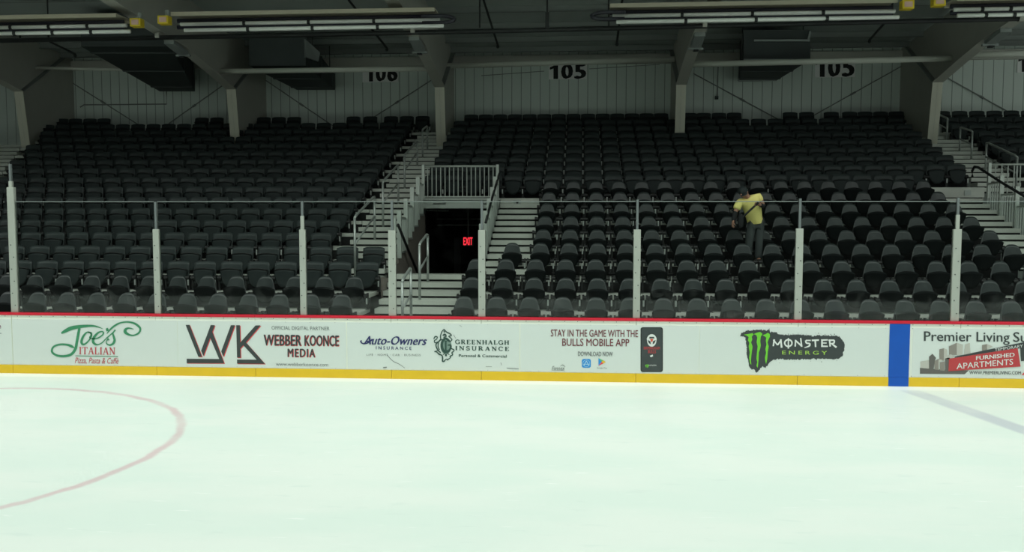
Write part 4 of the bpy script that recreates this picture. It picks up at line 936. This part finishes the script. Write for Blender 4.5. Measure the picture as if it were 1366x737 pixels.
if rest:
    one = nb()
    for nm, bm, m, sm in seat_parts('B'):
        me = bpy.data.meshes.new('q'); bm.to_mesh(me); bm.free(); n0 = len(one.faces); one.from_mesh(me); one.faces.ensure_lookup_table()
        for f in one.faces[n0:]: f.material_index = {'stand': 1, 'gap_shadow': 1, 'seat_pan': 2, 'hinge_plate': 3}.get(nm, 0); f.smooth = sm
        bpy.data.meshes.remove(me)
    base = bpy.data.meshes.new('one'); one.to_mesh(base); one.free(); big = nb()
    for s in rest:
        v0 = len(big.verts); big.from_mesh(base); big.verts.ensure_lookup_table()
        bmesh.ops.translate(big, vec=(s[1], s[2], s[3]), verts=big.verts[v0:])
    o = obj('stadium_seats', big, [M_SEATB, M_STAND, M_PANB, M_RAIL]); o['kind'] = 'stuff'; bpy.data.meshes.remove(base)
    tag(o, 'dark rear rows of black broad-backed seats under the back wall', 'seats')
print('seats A', sum(s[0] == 'A' for s in seats), 'B', len(nB), 'rest', len(rest))

# ------------------------------------------------------------------ section signs
def sign(lab, s, px0, px1, py0, py1, Y, tx):
    c = at((px0+px1)/2, (py0+py1)/2, Y); a, b = at(px0, py1, Y), at(px1, py0, Y)
    t = thing('section_sign', lab, 'sign', c, 'section number signs')
    o = obj('board', bx(a.x, b.x, Y, Y+0.02, a.z, b.z), M_SIGNW, t); o.location = -c
    W = tx[1]-tx[0]; H = tx[3]-tx[2]; x0, y0, y1 = tx[0], tx[2], tx[3]
    poly(t, 'numeral', [[(x0+0.10*W, y1), (x0+0.10*W, y0+0.30*H), (x0, y0+0.38*H), (x0, y0+0.22*H), (x0+0.09*W, y0+0.12*H), (x0+0.13*W, y0), (x0+0.225*W, y0), (x0+0.225*W, y1)]], M_INKBLACK, 1, Y=Y)
    txt(t, s[1], x0+0.31*W, x0+0.635*W, y0, y1, M_INKBLACK, 0.05, Y=Y, rise=-0.2, layer=1, name='numeral')
    txt(t, s[2], x0+0.67*W, x0+W, y0, y1, M_INKBLACK, 0.05, Y=Y, rise=-0.2, layer=1, name='numeral')
sign('white sign with black numerals 106, partly behind a strut', '106', 483.5, 531, 84.5, 110, 15.07, (488, 530.5, 86.5, 108.8))
sign('white sign with black numerals 105 between the middle frames', '105', 732, 783, 85, 106, 15.07, (733.5, 782, 85.6, 105.4))
sign('white sign with black numerals 105 right of the right duct', '105', 1087, 1141, 77, 103.5, 15.07, (1088.5, 1140, 77.4, 102.6))
sign('white sign cut off at the right edge of the photo', '104', 1357, 1405, 73, 97, 15.07, (1358.5, 1404, 74, 96))

# ------------------------------------------------------------------ the person
def skin(name, verts, edges, radii, m, parent, sub=2, root=0):
    me = bpy.data.meshes.new(name); me.from_pydata([tuple(v) for v in verts], edges, []); me.update()
    o = bpy.data.objects.new(name, me); COL.objects.link(o)
    md = o.modifiers.new('s', 'SKIN'); md.use_smooth_shade = True
    for i, r in enumerate(radii):
        sv = me.skin_vertices[0].data[i]; rr = r if isinstance(r, tuple) else (r, r); sv.radius = rr; sv.use_root = (i == root)
    s = o.modifiers.new('d', 'SUBSURF'); s.levels = sub; s.render_levels = sub
    bpy.context.view_layer.update(); dg = bpy.context.evaluated_depsgraph_get()
    me2 = bpy.data.meshes.new_from_object(o.evaluated_get(dg)); bpy.data.objects.remove(o); bpy.data.meshes.remove(me)
    me2.name = name; me2.materials.clear(); me2.materials.append(m)
    for p in me2.polygons: p.use_smooth = True
    o = bpy.data.objects.new(name, me2); link(o, parent)
    if parent: o.location = -parent.location
    return o
M_SKIN = mat('skin', (0.36, 0.19, 0.13), 0.55); M_SHIRT = mat('yellow_shirt', (0.86, 0.77, 0.26), 0.85, noise=0.12, nscale=9); M_PANTS = mat('grey_trousers', (0.05, 0.06, 0.06), 0.85, noise=0.15)
M_CAP = mat('dark_cap', (0.012, 0.02, 0.02), 0.7); M_SLEEVE = mat('dark_sleeve', (0.013, 0.015, 0.016), 0.8); M_SHOE = mat('dark_shoe', (0.02, 0.02, 0.02), 0.6)
PY = Yf(5)+0.17; PZ = Zt(5)
g = lambda px, py, dy=0.0: at(px, py, PY+dy)
t = thing('person', 'person in yellow T-shirt and dark cap bending among the right seats', 'person', (g(1005, 300).x, PY, PZ))
pel, wai, che, nek = g(1008.5, 297), g(1006.5, 287, -0.04), g(1002, 272, -0.13), g(996.5, 262.5, -0.22)
hd0, hd1 = g(993, 259.5, -0.28), g(990, 254.5, -0.32)
shl, shr = g(986.5, 269.5, -0.20), g(1012.5, 262.5, -0.16)
ell, wrl, hal = g(980.5, 284.5, -0.26), g(978.5, 296, -0.36), g(977.2, 299.5, -0.38)
elr, wrr, har = g(1018.5, 275.5, -0.20), g(1012.8, 273, -0.38), g(1010.2, 272.2, -0.40)
hpl, hpr = g(1003, 300), g(1014, 299); knl, knr = g(999, 324, -0.05), g(1012.5, 324, -0.03)
anl = Vector((g(998, 350).x, PY+0.02, PZ+0.09)); anr = Vector((g(1011.5, 350).x, PY+0.03, PZ+0.09))
tol, tor = anl+Vector((-0.03, -0.17, -0.06)), anr+Vector((0.02, -0.17, -0.06))
V = [pel, wai, che, nek, hd0, hd1, shl, ell, wrl, hal, shr, elr, wrr, har, hpl, knl, anl, tol, hpr, knr, anr, tor]
E = [(0, 1), (1, 2), (2, 3), (3, 4), (4, 5), (2, 6), (6, 7), (7, 8), (8, 9), (2, 10), (10, 11), (11, 12), (12, 13), (0, 14), (14, 15), (15, 16), (16, 17), (0, 18), (18, 19), (19, 20), (20, 21)]
Rr = [0.125, 0.12, 0.135, 0.055, 0.075, 0.085, 0.06, 0.042, 0.028, 0.035, 0.06, 0.042, 0.028, 0.035, 0.08, 0.055, 0.038, 0.035, 0.08, 0.055, 0.038, 0.035]
body_v, body_e, body_r = list(V), list(E), list(Rr)
def add_hand(i_h, dirv, side, n):      # fingers as tapering chains from the palm, thumb from its side
    h = V[i_h]; d = dirv.normalized(); s = side.normalized(); c = n.normalized()
    for k, ln in enumerate((0.068, 0.076, 0.072, 0.055)):
        b = h+s*(0.026-0.018*k)+d*0.015; i0 = len(body_v)
        body_v.extend([b, b+d*ln*0.55+c*0.012, b+d*ln*0.8+c*0.04]); body_r.extend([0.010, 0.009, 0.008])
        body_e.extend([(i_h, i0), (i0, i0+1), (i0+1, i0+2)])
    b = h+s*0.034-d*0.012; i0 = len(body_v); body_v.extend([b, b+s*0.022+d*0.022+c*0.014, b+s*0.016+d*0.048+c*0.03]); body_r.extend([0.012, 0.0105, 0.009]); body_e.extend([(i_h, i0), (i0, i0+1), (i0+1, i0+2)])
add_hand(9, Vector((-0.15, -0.35, -1)), Vector((0.2, -1, 0.3)), Vector((1, 0, 0.1)))
add_hand(13, Vector((-1, -0.4, -0.1)), Vector((0, -0.2, 1)), Vector((0.1, -1, -0.3)))
skin('body', body_v, body_e, body_r, M_SKIN, t, 2)
# face: nose, ear and hair sit on the head
hc = (hd0+hd1)/2; look = Vector((-0.55, -0.75, -0.45)).normalized()
def blob(name, c, sx, sy, sz, m, rot=None, seg=14):
    bm = nb(); bmesh.ops.create_uvsphere(bm, u_segments=seg, v_segments=seg//2+2, radius=1)
    for v in bm.verts: v.co = Vector((v.co.x*sx, v.co.y*sy, v.co.z*sz))
    if rot: bmesh.ops.rotate(bm, matrix=rot, verts=bm.verts, cent=(0, 0, 0))
    bmesh.ops.translate(bm, vec=c, verts=bm.verts); o = obj(name, bm, m, t, True); o.location = -t.location; return o
blob('nose', hc+look*0.095, 0.016, 0.02, 0.022, M_SKIN); blob('ear', hc+Vector((0.082, 0.0, 0.0)), 0.012, 0.022, 0.032, M_SKIN)
blob('mouth', hc+look*0.085+Vector((0, 0, -0.04)), 0.025, 0.012, 0.008, mat('lips', (0.30, 0.12, 0.10), 0.5))
for s in (-1, 1): blob('eye', hc+look*0.085+Vector((s*0.030, -s*0.02, 0.025)), 0.012, 0.010, 0.008, M_BLACK)
tl = Matrix.Rotation(math.radians(28), 3, 'X') @ Matrix.Rotation(math.radians(-24), 3, 'Y')
bm = nb(); bmesh.ops.create_uvsphere(bm, u_segments=20, v_segments=12, radius=1)
bmesh.ops.delete(bm, geom=[v for v in bm.verts if v.co.z < -0.12], context='VERTS')
for v in bm.verts: v.co = Vector((v.co.x*0.098, v.co.y*0.112, v.co.z*0.105))
brim = [(0.075*math.cos(a), -0.085-0.075*math.sin(a), -0.008) for a in [PI*k/10 for k in range(11)]]
A = [bm.verts.new(p) for p in brim]; B = [bm.verts.new((p[0], p[1], p[2]-0.008)) for p in brim]
bm.faces.new(A); bm.faces.new(B[::-1])
for k in range(11): bm.faces.new((A[k], B[k], B[(k+1) % 11], A[(k+1) % 11]))
bmesh.ops.rotate(bm, matrix=tl, verts=bm.verts, cent=(0, 0, 0)); bmesh.ops.translate(bm, vec=hc+Vector((-0.005, 0.0, 0.02)), verts=bm.verts)
o = obj('cap', bm, M_CAP, t, True); o.location = -t.location
slm, srm = shl.lerp(ell, 0.75), shr.lerp(elr, 0.60)
skin('shirt', [g(1007.5, 297), wai, che, nek.lerp(che, 0.25), shl, slm, shr, srm], [(0, 1), (1, 2), (2, 3), (2, 4), (4, 5), (2, 6), (6, 7)],
     [(0.175, 0.14), (0.165, 0.14), (0.175, 0.145), 0.085, 0.085, 0.083, 0.088, 0.088], M_SHIRT, t, 2, 1)
skin('trousers', [pel, hpl, knl, anl+Vector((0, 0, -0.03)), hpr, knr, anr+Vector((0, 0, -0.03))], [(0, 1), (1, 2), (2, 3), (0, 4), (4, 5), (5, 6)], [(0.115, 0.11), 0.10, 0.082, 0.075, 0.10, 0.082, 0.075], M_PANTS, t, 2, 0)
for a, b in ((slm, wrl), ): skin('sleeve', [a.lerp(ell, 0.4), ell, a.lerp(b, 0.99) if False else wrl], [(0, 1), (1, 2)], [0.055, 0.056, 0.042], M_SLEEVE, t, 2, 0)
skin('sleeve', [srm.lerp(elr, 0.5), elr, elr.lerp(wrr, 0.85)], [(0, 1), (1, 2)], [0.05, 0.052, 0.038], M_SLEEVE, t, 2, 0)
for a, b in ((anl, tol), (anr, tor)):
    o = skin('shoe', [a+Vector((0, 0.03, -0.035)), b+Vector((0, 0.03, 0.01)), b+Vector((0, -0.04, 0.0))], [(0, 1), (1, 2)], [(0.05, 0.045), (0.048, 0.04), (0.04, 0.03)], M_SHOE, t, 2, 0)
# dark tool held across the body
p0, p1 = g(1011, 271.2, -0.43), g(990.5, 290, -0.40)
t2 = thing('cleaning_blower', 'black tube with dark bag held by the person in yellow', 'tool', p1)
o = obj('tube', tube(nb(), [p0+(p0-p1)*0.05, p0, p1, p1+(p1-p0)*0.12], 0.021, 10), M_BLACK, t2, True); o.location = -t2.location
c = g(988, 295, -0.42); bm = nb(); bmesh.ops.create_uvsphere(bm, u_segments=16, v_segments=10, radius=1)
for v in bm.verts:
    q = v.co; v.co = Vector((math.copysign(abs(q.x)**0.7, q.x)*0.055, math.copysign(abs(q.y)**0.7, q.y)*0.06, math.copysign(abs(q.z)**0.75, q.z)*0.14))
bmesh.ops.translate(bm, vec=c, verts=bm.verts); o = obj('bag', bm, M_SLEEVE, t2, True); o.location = -t2.location
q = g(980, 299, -0.43); o = obj('handle', tube(nb(), [c+Vector((-0.06, 0, 0.05)), q+Vector((0, 0, 0.03)), q, c+Vector((-0.05, 0, -0.08))], 0.016, 8), M_BLACK, t2, True); o.location = -t2.location
